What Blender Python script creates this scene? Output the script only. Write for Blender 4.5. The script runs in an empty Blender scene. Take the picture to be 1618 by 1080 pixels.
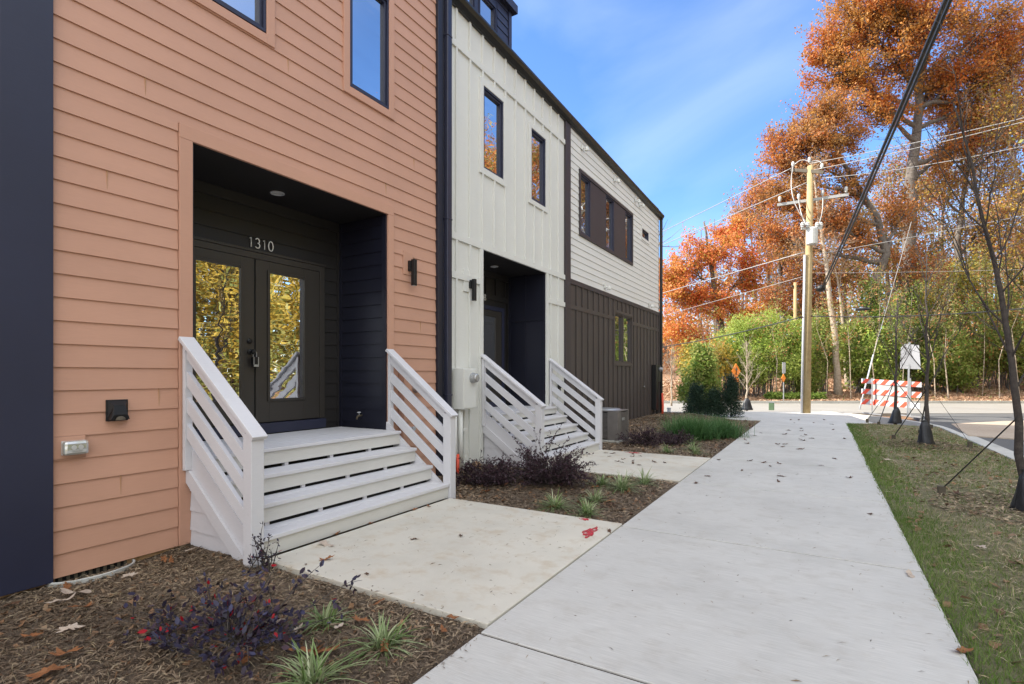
import bpy, math, random
import numpy as np
from mathutils import Vector, Matrix
R = math.radians
S = bpy.context.scene
col = S.collection
rng = np.random.default_rng(7)
random.seed(7)

# ------------------------------------------------------------------ camera
F, TH, V0, U0, H = 830.3, .5327, 592., 809., 1.4
cT, sT = math.cos(TH), math.sin(TH)
def at(u, v, d):
    a = (u-U0)/F; b = (V0-v)/F
    return np.array([(a*cT-sT)*d, (a*sT+cT)*d, b*d+H])
def G(L, D, z=0.):            # ground frame aligned with the cross street
    return (L*cT-D*sT, L*sT+D*cT, z)
cam = bpy.data.cameras.new('camera'); co = bpy.data.objects.new('camera', cam); col.objects.link(co)
cam.sensor_width = 36; cam.lens = 36*F/1618; cam.shift_y = 52/1618; cam.clip_end = 2000; cam.clip_start = .05
co.location = (0, 0, H); co.rotation_euler = (R(90), 0, TH)
S.camera = co

# ------------------------------------------------------------------ materials
def new_mat(name):
    m = bpy.data.materials.new(name); m.use_nodes = True
    nt = m.node_tree; b = nt.nodes['Principled BSDF']
    return m, nt, b
def N(nt, t, **k):
    n = nt.nodes.new(t)
    for a, v in k.items():
        if a.startswith('i_'): n.inputs[a[2:].replace('_', ' ')].default_value = v
        else: setattr(n, a, v)
    return n
def coords(nt, scale=(1,1,1), rot=(0,0,0), world=False):
    mp = N(nt, 'ShaderNodeMapping'); mp.inputs['Scale'].default_value = scale; mp.inputs['Rotation'].default_value = rot
    if world:
        g = N(nt, 'ShaderNodeNewGeometry'); nt.links.new(g.outputs['Position'], mp.inputs['Vector'])
    else:
        tc = N(nt, 'ShaderNodeTexCoord'); nt.links.new(tc.outputs['Object'], mp.inputs['Vector'])
    return mp.outputs['Vector']
def noise(nt, vec, scale, detail=4, rough=.55):
    n = N(nt, 'ShaderNodeTexNoise'); n.inputs['Scale'].default_value = scale; n.inputs['Detail'].default_value = detail
    n.inputs['Roughness'].default_value = rough
    nt.links.new(vec, n.inputs['Vector']); return n.outputs['Fac']
def ramp(nt, fac, stops):
    r = N(nt, 'ShaderNodeValToRGB'); nt.links.new(fac, r.inputs['Fac'])
    e = r.color_ramp.elements
    while len(e) < len(stops): e.new(.5)
    for i, (p, c) in enumerate(stops):
        e[i].position = p; e[i].color = (c[0], c[1], c[2], 1)
    return r.outputs['Color']
def mix(nt, fac, a, b, mode='MIX'):
    m = N(nt, 'ShaderNodeMix', data_type='RGBA', blend_type=mode)
    for s, v in ((m.inputs[0], fac), (m.inputs[6], a), (m.inputs[7], b)):
        if isinstance(v, (int, float)): s.default_value = v
        elif isinstance(v, (tuple, list)): s.default_value = (v[0], v[1], v[2], 1)
        else: nt.links.new(v, s)
    return m.outputs[2]
def bump(nt, b, h, strength, dist=.01):
    n = N(nt, 'ShaderNodeBump'); n.inputs['Strength'].default_value = strength; n.inputs['Distance'].default_value = dist
    nt.links.new(h, n.inputs['Height']); nt.links.new(n.outputs['Normal'], b.inputs['Normal'])
def setc(nt, b, c):
    if isinstance(c, (tuple, list)): b.inputs['Base Color'].default_value = (c[0], c[1], c[2], 1)
    else: nt.links.new(c, b.inputs['Base Color'])
def dim(c, k): return tuple(min(1, x*k) for x in c)
def paint(name, c, rough=.5, var=.07, grain=(1, 14, 60), bstr=.12, dirt=0., board=0.):
    m, nt, b = new_mat(name)
    v = coords(nt, world=True)
    n1 = noise(nt, v, 1.3, 5)
    colr = ramp(nt, n1, [(.3, dim(c, 1-var)), (.7, dim(c, 1+var))])
    v2 = coords(nt, scale=(grain[0]*8, grain[1]*.25, grain[2]*1.), world=True)
    n2 = noise(nt, v2, 3, 3)
    colr = mix(nt, .06, colr, ramp(nt, n2, [(.35, dim(c, .6)), (.65, dim(c, 1.25))]))
    if board:
        g = N(nt, 'ShaderNodeNewGeometry'); q = ramp(nt, g.outputs['Random Per Island'], [(0, (1-board,)*3), (1, (1,)*3)]); colr = mix(nt, 1., colr, q, 'MULTIPLY')
    if dirt:
        n3 = noise(nt, v, 9, 6, .7)
        r = N(nt, 'ShaderNodeMapRange'); r.inputs[1].default_value = .62; r.inputs[2].default_value = .8; r.inputs[4].default_value = dirt
        nt.links.new(n3, r.inputs[0])
        colr = mix(nt, r.outputs[0], colr, (.16, .12, .08))
    setc(nt, b, colr)
    b.inputs['Roughness'].default_value = rough
    bump(nt, b, n2, bstr, .004)
    return m
def plain(name, c, rough=.5, metal=0., var=.1, scale=8, bstr=.0):
    m, nt, b = new_mat(name)
    v = coords(nt); n1 = noise(nt, v, scale, 5)
    setc(nt, b, ramp(nt, n1, [(.3, dim(c, 1-var)), (.7, dim(c, 1+var))]))
    b.inputs['Roughness'].default_value = rough; b.inputs['Metallic'].default_value = metal
    if bstr: bump(nt, b, noise(nt, v, scale*6, 4), bstr, .01)
    return m
def leafmat(name, cols, trans=.3, rough=.55, alt=None):
    """every leaf picks its own tone of the list"""
    m, nt, b = new_mat(name)
    g = N(nt, 'ShaderNodeNewGeometry')
    n = len(cols)
    c = ramp(nt, g.outputs['Random Per Island'], [(i/max(1, n-1)*.98+.01, q) for i, q in enumerate(cols)])
    v = coords(nt); nz = noise(nt, v, .45, 3)
    cc = mix(nt, ramp(nt, nz, [(.42, (0, 0, 0)), (.62, (.75, .75, .75))]), c, alt or dim(cols[0], 1.0))
    b.inputs['Roughness'].default_value = rough; setc(nt, b, cc)
    b.inputs['Specular IOR Level'].default_value = .25
    t = N(nt, 'ShaderNodeBsdfTranslucent'); nt.links.new(cc, t.inputs['Color'])
    ms = N(nt, 'ShaderNodeMixShader'); ms.inputs[0].default_value = trans
    nt.links.new(b.outputs[0], ms.inputs[1]); nt.links.new(t.outputs[0], ms.inputs[2])
    nt.links.new(ms.outputs[0], nt.nodes['Material Output'].inputs['Surface'])
    return m
def glassmat(name, tint=(.9, .93, .97), refl=.62, wave=.0015, base=(.02, .02, .022)):
    m, nt, b = new_mat(name)
    b.inputs['Base Color'].default_value = (*base, 1); b.inputs['Roughness'].default_value = .08
    gl = N(nt, 'ShaderNodeBsdfGlossy'); gl.inputs['Color'].default_value = (*tint, 1); gl.inputs['Roughness'].default_value = .003
    v = coords(nt, scale=(1, 1, 3.4), world=True)
    n = N(nt, 'ShaderNodeBump'); n.inputs['Strength'].default_value = 1.; n.inputs['Distance'].default_value = wave
    nt.links.new(noise(nt, v, 2.4, 1, .4), n.inputs['Height']); nt.links.new(n.outputs[0], gl.inputs['Normal'])
    ms = N(nt, 'ShaderNodeMixShader'); ms.inputs[0].default_value = refl
    nt.links.new(b.outputs[0], ms.inputs[1]); nt.links.new(gl.outputs[0], ms.inputs[2])
    nt.links.new(ms.outputs[0], nt.nodes['Material Output'].inputs['Surface'])
    return m
def concrete(name, c, stain, brush=True, stainamt=.35):
    m, nt, b = new_mat(name)
    v = coords(nt, world=True)
    n1 = noise(nt, v, .9, 6, .6); n2 = noise(nt, v, 5, 6, .65); n3 = noise(nt, v, 160, 3, .7)
    cc = ramp(nt, n1, [(.3, dim(c, .84)), (.5, c), (.72, dim(c, 1.1))])
    mr = N(nt, 'ShaderNodeMapRange'); mr.inputs[1].default_value = .5; mr.inputs[2].default_value = .72; mr.inputs[4].default_value = stainamt
    nt.links.new(n2, mr.inputs[0]); cc = mix(nt, mr.outputs[0], cc, stain)
    sp = N(nt, 'ShaderNodeMapRange'); sp.inputs[1].default_value = .66; sp.inputs[2].default_value = .78; sp.inputs[4].default_value = .5
    nt.links.new(n3, sp.inputs[0]); cc = mix(nt, sp.outputs[0], cc, dim(c, .45))
    vb = coords(nt, scale=(6, 190, 6), world=True); nb = noise(nt, vb, 1, 3, .6)
    if brush: cc = mix(nt, .26, cc, ramp(nt, nb, [(.35, dim(c, .55)), (.65, dim(c, 1.3))]))
    setc(nt, b, cc); b.inputs['Roughness'].default_value = .85
    h = N(nt, 'ShaderNodeMath', operation='ADD'); nt.links.new(nb, h.inputs[0]); nt.links.new(n3, h.inputs[1])
    bump(nt, b, h.outputs[0], .35, .003)
    return m
def soil(name, stops, scale=14, bstr=.8, dist=.03, big=.8):
    m, nt, b = new_mat(name)
    v = coords(nt, world=True)
    n1 = noise(nt, v, scale, 8, .75); n2 = noise(nt, v, big, 4)
    c = ramp(nt, n1, stops)
    c = mix(nt, ramp(nt, n2, [(.4, (0, 0, 0)), (.65, (.4, .4, .4))]), c, stops[-1][1])
    setc(nt, b, c); b.inputs['Roughness'].default_value = .95
    bump(nt, b, noise(nt, v, scale*2.5, 6, .8), bstr, dist)
    return m

M = {}
M['orange'] = paint('orange_paint', (.53, .295, .205), .55, .05, board=.06)
M['cream'] = paint('cream_paint', (.655, .658, .622), .55, .03)
M['white'] = paint('white_siding_paint', (.68, .675, .65), .55, .03, board=.03)
M['panelgrey'] = plain('panel_grey', (.34, .34, .33), .6)
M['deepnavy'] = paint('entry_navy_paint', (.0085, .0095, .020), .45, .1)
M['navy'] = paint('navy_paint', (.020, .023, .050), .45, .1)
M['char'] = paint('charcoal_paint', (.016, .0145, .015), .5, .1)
M['brown'] = paint('brown_paint', (.055, .044, .040), .5, .08)
M['dkbrown'] = paint('dark_brown_paint', (.038, .029, .032), .5, .08)
M['door'] = paint('door_paint', (.034, .030, .027), .38, .06, bstr=.04)
M['lav'] = paint('pale_grey_deck_paint', (.60, .595, .62), .5, .06, dirt=.22)
M['riser'] = paint('riser_paint', (.58, .57, .54), .5, .05, dirt=.2)
M['lavside'] = paint('pale_grey_side_paint', (.57, .56, .585), .5, .06, dirt=.15)
M['glass'] = glassmat('window_glass')
M['doorglass'] = glassmat('door_glass', refl=.72, wave=.0022)
M['black'] = plain('black_metal', (.012, .012, .013), .4, .3)
M['void'] = plain('dark_interior', (.006, .006, .006), .95)  # near-black, stands in for the darkness of hollows and gaps
M['gutter'] = plain('dark_gutter_metal', (.022, .022, .024), .32, .2)
M['spout'] = plain('navy_downspout', (.026, .028, .05), .35, .2)
M['steel'] = plain('galvanised_steel', (.42, .43, .44), .42, .7, bstr=.1)
M['plastic'] = plain('pale_grey_box', (.48, .48, .46), .5)
M['clear'] = glassmat('clear_cover', (.95, .95, .95), .35, .05, (.35, .36, .33))
M['walk'] = concrete('sidewalk_concrete', (.50, .488, .462), (.35, .315, .27), True, .45)
M['pad'] = concrete('pad_concrete', (.55, .52, .45), (.45, .36, .25), False, .65)
M['kerb'] = concrete('kerb_concrete', (.48, .47, .43), (.3, .28, .24), False, .4)
M['found'] = concrete('foundation_clay', (.42, .26, .13), (.2, .11, .05), False, .5)
M['jointsoil'] = plain('joint_soil', (.045, .036, .028), .95)
M['redpaint'] = plain('red_spray_paint', (.50, .03, .05), .8)
_m = M['redpaint']; _t = _m.node_tree; _b = _t.nodes['Principled BSDF']; _tr = N(_t, 'ShaderNodeBsdfTransparent'); _x = N(_t, 'ShaderNodeMixShader')
_r = N(_t, 'ShaderNodeMapRange'); _r.inputs[1].default_value = .40; _r.inputs[2].default_value = .56; _r.inputs[4].default_value = .92
_t.links.new(noise(_t, coords(_t, world=True), 22, 6, .75), _r.inputs[0]); _t.links.new(_r.outputs[0], _x.inputs[0]); _t.links.new(_tr.outputs[0], _x.inputs[1]); _t.links.new(_b.outputs[0], _x.inputs[2]); _t.links.new(_x.outputs[0], _t.nodes['Material Output'].inputs['Surface'])
M['mulch'] = soil('mulch', [(.25, (.055, .040, .028)), (.5, (.16, .115, .078)), (.75, (.28, .215, .15))], 22, 1., .03)
M['turf'] = soil('turf_soil', [(.25, (.06, .06, .026)), (.5, (.15, .145, .07)), (.75, (.27, .24, .14))], 26, 1., .02, .9)
M['litter'] = soil('leaf_litter_ground', [(.25, (.09, .045, .02)), (.5, (.26, .14, .07)), (.75, (.46, .27, .15))], 7, 1., .05, .3)
M['asphalt'] = soil('asphalt', [(.25, (.065, .065, .068)), (.5, (.10, .10, .10)), (.75, (.15, .15, .145))], 60, .4, .01, .35)
M['oldasphalt'] = soil('worn_asphalt', [(.25, (.19, .18, .165)), (.5, (.26, .245, .22)), (.75, (.33, .31, .28))], 40, .4, .01, .35)  # paler worn asphalt of the cross street
M['gravel'] = soil('gravel_dirt', [(.25, (.26, .19, .13)), (.5, (.42, .33, .25)), (.75, (.55, .46, .36))], 30, .6, .02, .5)
M['grass'] = leafmat('grass_blade', [(.09, .16, .025), (.14, .23, .045), (.19, .27, .07), (.31, .31, .14)], .3)
M['straw'] = leafmat('straw', [(.30, .23, .13), (.44, .36, .23), (.22, .16, .09), (.55, .48, .34)], .1)
M['chips'] = leafmat('mulch_chip', [(.07, .050, .034), (.18, .128, .085), (.30, .22, .145), (.44, .34, .23)], .0)
M['bark'] = soil('oak_bark', [(.25, (.045, .037, .03)), (.5, (.12, .10, .085)), (.75, (.23, .205, .18))], 9, 1., .04)
M['palebark'] = soil('pale_bark', [(.25, (.18, .13, .09)), (.5, (.34, .27, .2)), (.75, (.52, .44, .35))], 9, .8, .03)
M['darkbark'] = soil('dark_young_bark', [(.25, (.018, .014, .013)), (.5, (.045, .036, .032)), (.75, (.09, .075, .065))], 20, .8, .01)
M['pine'] = soil('treated_pine', [(.25, (.22, .15, .065)), (.5, (.34, .25, .12)), (.75, (.44, .35, .20))], 5, .4, .01)
M['oakleaf'] = leafmat('oak_leaf', [(.36, .075, .018), (.55, .16, .03), (.44, .10, .02), (.60, .24, .05), (.34, .16, .04), (.64, .22, .04)], .4, alt=(.46, .27, .07))
M['rustleaf'] = leafmat('rust_leaf', [(.38, .12, .04), (.50, .20, .07), (.30, .13, .05), (.55, .28, .12)], .4, alt=(.36, .24, .12))
M['redleaf'] = leafmat('red_orange_leaf', [(.62, .13, .05), (.74, .26, .06), (.5, .09, .05), (.78, .36, .10)], .45, alt=(.66, .34, .12))
M['goldleaf'] = leafmat('gold_leaf', [(.55, .36, .05), (.42, .32, .06), (.65, .46, .10), (.28, .26, .05)], .45)
M['greenleaf'] = leafmat('green_leaf', [(.11, .20, .03), (.24, .34, .06), (.07, .14, .025), (.38, .43, .11)], .4, alt=(.24, .32, .07))
M['bamboo'] = leafmat('bamboo_leaf', [(.30, .42, .06), (.46, .55, .10), (.17, .29, .04), (.54, .60, .18)], .45, alt=(.50, .56, .15))
M['oliveleaf'] = leafmat('olive_leaf', [(.25, .26, .06), (.37, .37, .11), (.15, .18, .045), (.50, .45, .17)], .4)
M['darkleaf'] = leafmat('dark_evergreen_leaf', [(.012, .03, .018), (.025, .05, .03), (.04, .07, .035)], .15)
M['purpleleaf'] = leafmat('purple_leaf', [(.026, .020, .032), (.038, .036, .075), (.05, .024, .036), (.034, .028, .05), (.065, .065, .13)], .12, .35)
M['plumleaf'] = leafmat('plum_leaf', [(.04, .022, .03), (.075, .04, .052), (.05, .03, .036)], .12, .4)
M['redbit'] = leafmat('crimson_leaf', [(.42, .01, .02), (.30, .01, .02)], .3)
M['liriope'] = leafmat('liriope_blade', [(.09, .17, .04), (.42, .46, .27), (.16, .25, .07), (.55, .56, .38)], .25, .4)
M['muhly'] = leafmat('muhly_blade', [(.06, .15, .045), (.10, .21, .07), (.16, .27, .11)], .3)
M['fallen'] = leafmat('fallen_leaf', [(.20, .075, .03), (.28, .12, .05), (.15, .07, .035)], .1)
M['fallendark'] = leafmat('fallen_leaf_dark', [(.09, .05, .03), (.12, .06, .035)], .1)
M['fallenpale'] = leafmat('fallen_leaf_pale', [(.48, .38, .29), (.42, .36, .32)], .1)
M['bankleaf'] = leafmat('bank_leaf', [(.46, .28, .17), (.58, .40, .27), (.34, .19, .11), (.66, .50, .36)], .2)
M['leafbits'] = leafmat('scattered_leaf', [(.22, .12, .065), (.33, .20, .11), (.14, .08, .045), (.42, .31, .20)], .2)
M['signorange'] = plain('orange_sign', (.85, .25, .03), .5, var=.03)
M['signwhite'] = plain('white_sign', (.42, .43, .46), .4, var=.03)
M['barred'] = plain('red_reflective', (.70, .07, .03), .5, var=.05)
M['bag'] = plain('black_watering_bag', (.015, .016, .022), .38, var=.25, scale=14, bstr=.6)
M['strap'] = plain('dark_strap', (.02, .022, .022), .7)
M['redpipe'] = plain('red_conduit', (.62, .07, .03), .45)
M['wire'] = plain('pale_aluminium_wire', (.33, .32, .31), .4, .3)
M['cable'] = plain('black_cable', (.01, .01, .01), .5)
M['acmetal'] = plain('taupe_louvre_metal', (.17, .155, .145), .5, .2)
M['stake'] = plain('wood_stake', (.08, .065, .045), .8, var=.3)

# ------------------------------------------------------------------ mesh helpers
ORG = {}
def tag(o, label=None, cat=None, group=None, kind=None):
    if label: o['label'] = label
    if cat: o['category'] = cat
    if group: o['group'] = group
    if kind: o['kind'] = kind
    return o
def thing(name, loc, label, cat, group=None):
    o = bpy.data.objects.new(name, None); col.objects.link(o); o.location = loc
    o.empty_display_size = .1
    ORG[o] = np.array(loc, float)
    return tag(o, label, cat, group)
def link(name, me, mat, parent=None, org=None, smooth=False, bevel=0):
    o = bpy.data.objects.new(name, me); col.objects.link(o)
    if mat: me.materials.append(M[mat] if isinstance(mat, str) else mat)
    if parent is not None: o.parent = parent; ORG[o] = ORG[parent]
    else:
        o.location = org if org is not None else (0, 0, 0); ORG[o] = np.array(o.location)
    if smooth:
        me.polygons.foreach_set('use_smooth', np.ones(len(me.polygons), bool))
    if bevel:
        b = o.modifiers.new('bevel', 'BEVEL'); b.width = bevel; b.segments = 2; b.limit_method = 'ANGLE'; b.harden_normals = False
    return o
def arr_mesh(name, v, f):
    """v (N,3), f (M,k) arrays"""
    me = bpy.data.meshes.new(name); k = f.shape[1]
    me.vertices.add(len(v)); me.vertices.foreach_set('co', np.ascontiguousarray(v, dtype=np.float32).ravel())
    me.loops.add(f.size); me.loops.foreach_set('vertex_index', np.ascontiguousarray(f, dtype=np.int32).ravel())
    me.polygons.add(len(f)); me.polygons.foreach_set('loop_start', np.arange(0, f.size, k, dtype=np.int32))
    me.polygons.foreach_set('loop_total', np.full(len(f), k, dtype=np.int32))
    me.update(calc_edges=True); return me
class MB:
    def __init__(s): s.v = []; s.f = []
    def add(s, vs, fs):
        n = len(s.v); s.v += [tuple(map(float, p)) for p in vs]; s.f += [tuple(i+n for i in f) for f in fs]; return s
    def box(s, x0, x1, y0, y1, z0, z1):
        if x0 > x1: x0, x1 = x1, x0
        if y0 > y1: y0, y1 = y1, y0
        if z0 > z1: z0, z1 = z1, z0
        return s.add([(x0,y0,z0),(x1,y0,z0),(x1,y1,z0),(x0,y1,z0),(x0,y0,z1),(x1,y0,z1),(x1,y1,z1),(x0,y1,z1)],
                     [(0,3,2,1),(4,5,6,7),(0,1,5,4),(1,2,6,5),(2,3,7,6),(3,0,4,7)])
    def prism(s, pts, vec):
        n = len(pts); p = [np.array(q, float) for q in pts]; v = np.array(vec, float)
        vs = p+[q+v for q in p]
        return s.add(vs, [tuple(range(n))[::-1], tuple(range(n, 2*n))]+[(i, (i+1) % n, (i+1) % n+n, i+n) for i in range(n)])
    def bar(s, a, b, w, h, up=(0, 0, 1)):      # rectangular bar from a to b
        a = np.array(a, float); b = np.array(b, float); d = b-a; d /= np.linalg.norm(d)
        u = np.array(up, float); sd = np.cross(d, u); sd /= np.linalg.norm(sd); u = np.cross(sd, d)
        q = [a+sd*w/2+u*h/2, a-sd*w/2+u*h/2, a-sd*w/2-u*h/2, a+sd*w/2-u*h/2]
        return s.prism(q, b-a)
    def tube(s, pts, rad, n=6, cap=True):
        pts = [np.array(p, float) for p in pts]
        if not hasattr(rad, '__len__'): rad = [rad]*len(pts)
        vs = []; fs = []
        prev = None
        for i, p in enumerate(pts):
            d = pts[min(i+1, len(pts)-1)]-pts[max(i-1, 0)]
            d = d/(np.linalg.norm(d)+1e-9)
            if prev is None:
                a = np.array([1., 0, 0]) if abs(d[0]) < .7 else np.array([0, 1., 0])
                prev = np.cross(d, a)
            x = prev-d*np.dot(prev, d); x /= np.linalg.norm(x)+1e-9; y = np.cross(d, x); prev = x
            for k in range(n):
                t = 2*math.pi*k/n; vs.append(p+(x*math.cos(t)+y*math.sin(t))*rad[i])
        for i in range(len(pts)-1):
            for k in range(n):
                a = i*n+k; b = i*n+(k+1) % n; fs.append((a, b, b+n, a+n))
        if cap: fs.append(tuple(range(n))[::-1]); fs.append(tuple(range((len(pts)-1)*n, len(pts)*n)))
        return s.add(vs, fs)
    def lathe(s, c, prof, n=20, axis='z'):
        vs = []; fs = []
        for r, h in prof:
            for k in range(n):
                t = 2*math.pi*k/n; a, b = r*math.cos(t), r*math.sin(t)
                p = (a, b, h) if axis == 'z' else (h, a, b)
                vs.append((c[0]+p[0], c[1]+p[1], c[2]+p[2]))
        m = len(prof)
        for i in range(m-1):
            for k in range(n):
                a = i*n+k; b = i*n+(k+1) % n; fs.append((a, b, b+n, a+n))
        fs.append(tuple(range(n))[::-1]); fs.append(tuple(range((m-1)*n, m*n)))
        return s.add(vs, fs)
    def build(s, name, mat, parent=None, org=None, smooth=False, bevel=0):
        me = bpy.data.meshes.new(name)
        o = ORG[parent] if parent is not None else (np.array(org) if org is not None else np.zeros(3))
        v = np.array(s.v)-o
        me.from_pydata([tuple(p) for p in v], [], s.f); me.update()
        return link(name, me, mat, parent, org, smooth, bevel)

# generic wall skin: boards of a given reveal between z0..z1, with rectangular holes, facing +X (or other axis map)
def lap(mb, a0, a1, z0, z1, holes, reveal, fx, t=.014, lip=.004, phase=None):
    """fx(a, z, off) -> point ; off is how proud of the wall"""
    zz = z0 if phase is None else phase
    while zz > z0: zz -= reveal
    while zz < z1-1e-6:
        lo, hi = max(zz, z0), min(zz+reveal, z1)
        cuts = sorted({lo, hi}|{h for q in holes for h in (q[2], q[3]) if lo < h < hi})
        for c0, c1 in zip(cuts[:-1], cuts[1:]):
            mid = (c0+c1)/2
            segs = [(a0, a1)]
            for q in holes:
                if q[2] < mid < q[3]:
                    ns = []
                    for s0, s1 in segs:
                        if q[1] <= s0 or q[0] >= s1: ns.append((s0, s1)); continue
                        if q[0] > s0: ns.append((s0, q[0]))
                        if q[1] < s1: ns.append((q[1], s1))
                    segs = ns
            o0 = lip+t*(1-(c0-zz)/reveal); o1 = lip+t*(1-(c1-zz)/reveal)
            for s0, s1 in segs:
                if s1-s0 < 1e-4: continue
                mb.add([fx(s0, c0, o0), fx(s1, c0, o0), fx(s1, c1, o1), fx(s0, c1, o1), fx(s0, c0, 0), fx(s1, c0, 0)],
                       [(0, 1, 2, 3), (4, 5, 1, 0)])
        zz += reveal
def flat(mb, a0, a1, z0, z1, holes, fx):
    zs = sorted({z0, z1}|{h for q in holes for h in (q[2], q[3]) if z0 < h < z1})
    for c0, c1 in zip(zs[:-1], zs[1:]):
        mid = (c0+c1)/2; segs = [(a0, a1)]
        for q in holes:
            if q[2] < mid < q[3]:
                ns = []
                for s0, s1 in segs:
                    if q[1] <= s0 or q[0] >= s1: ns.append((s0, s1)); continue
                    if q[0] > s0: ns.append((s0, q[0]))
                    if q[1] < s1: ns.append((q[1], s1))
                segs = ns
        for s0, s1 in segs:
            mb.add([fx(s0, c0, 0), fx(s1, c0, 0), fx(s1, c1, 0), fx(s0, c1, 0)], [(0, 1, 2, 3)])
XF = -4.65
def face(x): return lambda a, z, o: (x+o, a, z)

# ------------------------------------------------------------------ world and sun
SUNV = Vector((-.90, -.44, math.tan(R(37)))).normalized()
w = bpy.data.worlds.new("World"); S.world = w; w.use_nodes = True
nt = w.node_tree; bg = nt.nodes['Background']
sky = N(nt, 'ShaderNodeTexSky', sky_type='NISHITA', sun_disc=False)
sky.sun_elevation = R(37); sky.sun_rotation = math.atan2(SUNV.x, SUNV.y); sky.air_density = 1.; sky.dust_density = .4; sky.ozone_density = 4.5
tc = N(nt, 'ShaderNodeTexCoord'); mp = N(nt, 'ShaderNodeMapping'); mp.inputs['Scale'].default_value = (1., 1.5, 2.6); mp.inputs['Rotation'].default_value = (.5, .1, 2.1)
nt.links.new(tc.outputs['Generated'], mp.inputs['Vector'])
n1 = N(nt, 'ShaderNodeTexNoise'); n1.inputs['Scale'].default_value = 1.7; n1.inputs['Detail'].default_value = 7; n1.inputs['Roughness'].default_value = .5; n1.inputs['Distortion'].default_value = .6
nt.links.new(mp.outputs[0], n1.inputs['Vector'])
mr = N(nt, 'ShaderNodeMapRange'); mr.inputs[1].default_value = .47; mr.inputs[2].default_value = .80; mr.inputs[4].default_value = .13
nt.links.new(n1.outputs['Fac'], mr.inputs[0])
hs = N(nt, 'ShaderNodeHueSaturation'); hs.inputs['Saturation'].default_value = 1.12; hs.inputs['Value'].default_value = .92; hs.inputs['Hue'].default_value = .505; nt.links.new(sky.outputs[0], hs.inputs['Color'])
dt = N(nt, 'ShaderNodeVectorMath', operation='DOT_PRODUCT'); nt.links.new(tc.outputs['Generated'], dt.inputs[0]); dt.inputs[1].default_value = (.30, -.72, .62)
cm = N(nt, 'ShaderNodeMapRange', interpolation_type='SMOOTHSTEP'); cm.inputs[1].default_value = .05; cm.inputs[2].default_value = .75; cm.inputs[4].default_value = .8  # bright cloud cover added out of view to lighten the shaded fronts
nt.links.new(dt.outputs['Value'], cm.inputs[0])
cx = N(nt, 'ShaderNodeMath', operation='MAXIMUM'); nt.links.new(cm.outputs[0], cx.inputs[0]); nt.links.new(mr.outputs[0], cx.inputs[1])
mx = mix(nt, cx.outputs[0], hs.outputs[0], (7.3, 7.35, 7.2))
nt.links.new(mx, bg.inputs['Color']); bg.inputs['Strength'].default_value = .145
sun = bpy.data.lights.new('sun', 'SUN'); sun.energy = 4.3; sun.angle = R(.53); sun.color = (1, .93, .82)
so = bpy.data.objects.new('sun', sun); col.objects.link(so); so.rotation_euler = (-SUNV).to_track_quat('-Z', 'Y').to_euler()
so.location = (-30, -10, 40)
S.view_settings.view_transform = 'Standard'; S.view_settings.look = 'None'; S.view_settings.exposure = 1.35; S.view_settings.gamma = 1.0
S.render.engine = 'CYCLES'; S.cycles.max_bounces = 6; S.cycles.diffuse_bounces = 3; S.cycles.transparent_max_bounces = 6

# ------------------------------------------------------------------ ground
def sm(t): t = np.clip(t, 0, 1); return t*t*(3-2*t)
_k = [(rng.normal(size=2), rng.uniform(0, 6.28)) for _ in range(14)]
def nz(x, y, f=1.):
    r = 0
    for i, (k, p) in enumerate(_k): r = r+np.sin((k[0]*x+k[1]*y)*f*(1+.35*i)+p)/(1+.35*i)
    return r/5.
def gz(x, y):
    x = np.asarray(x, float); y = np.asarray(y, float)
    D = -x*sT+y*cT
    z = -.22+.17*sm((D-27.3)/.5)+0*x
    z = z+1.1*sm((D-28.5)/9)+3.2*sm((D-38)/50)+.1*nz(x, y, .5)*sm((D-30)/4)
    z = z+1.5*sm((x-11.5)/9)*sm((27-D)/4+1)
    return z
xs = np.concatenate([np.linspace(-400, -60, 12), np.linspace(-50, 60, 111), np.linspace(70, 400, 12)])
ys = np.concatenate([np.linspace(-400, -40, 10), np.linspace(-30, 80, 111), np.linspace(90, 400, 12)])
gx, gy = np.meshgrid(xs, ys); v = np.stack([gx, gy, gz(gx, gy)], -1).reshape(-1, 3)
nx, ny = len(xs), len(ys); i = np.arange((nx-1)*(ny-1)); a = (i//(nx-1))*nx+i % (nx-1)
tag(link('ground', arr_mesh('ground', v, np.stack([a, a+1, a+nx+1, a+nx], -1)), 'litter', smooth=True), kind='structure')

def patch(name, poly, zf, mat, step=.08, skirt=.15, smooth=True):
    """height sheet clipped to an axis-aligned rectangle (x0,x1,y0,y1) with a skirt"""
    x0, x1, y0, y1 = poly
    nx, ny = max(2, int((x1-x0)/step)), max(2, int((y1-y0)/step))
    X, Y = np.meshgrid(np.linspace(x0, x1, nx), np.linspace(y0, y1, ny)); Zt = zf(X, Y)
    E = np.zeros_like(Zt, bool); E[0] = E[-1] = True; E[:, 0] = E[:, -1] = True
    v = np.stack([X, Y, Zt], -1).reshape(-1, 3); i = np.arange((nx-1)*(ny-1)); a = (i//(nx-1))*nx+i % (nx-1)
    f = np.stack([a, a+1, a+nx+1, a+nx], -1)
    ring = list(range(nx))+[r*nx+nx-1 for r in range(1, ny)]+[(ny-1)*nx+q for q in range(nx-2, -1, -1)]+[r*nx for r in range(ny-2, 0, -1)]
    low = v[ring].copy(); low[:, 2] -= skirt; n0 = len(v); m = len(ring)
    sk = np.array([(ring[(j+1) % m], ring[j], n0+j, n0+(j+1) % m) for j in range(m)])
    return tag(link(name, arr_mesh(name, np.vstack([v, low]), np.vstack([f, sk])), mat, smooth=smooth), kind='structure')
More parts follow.
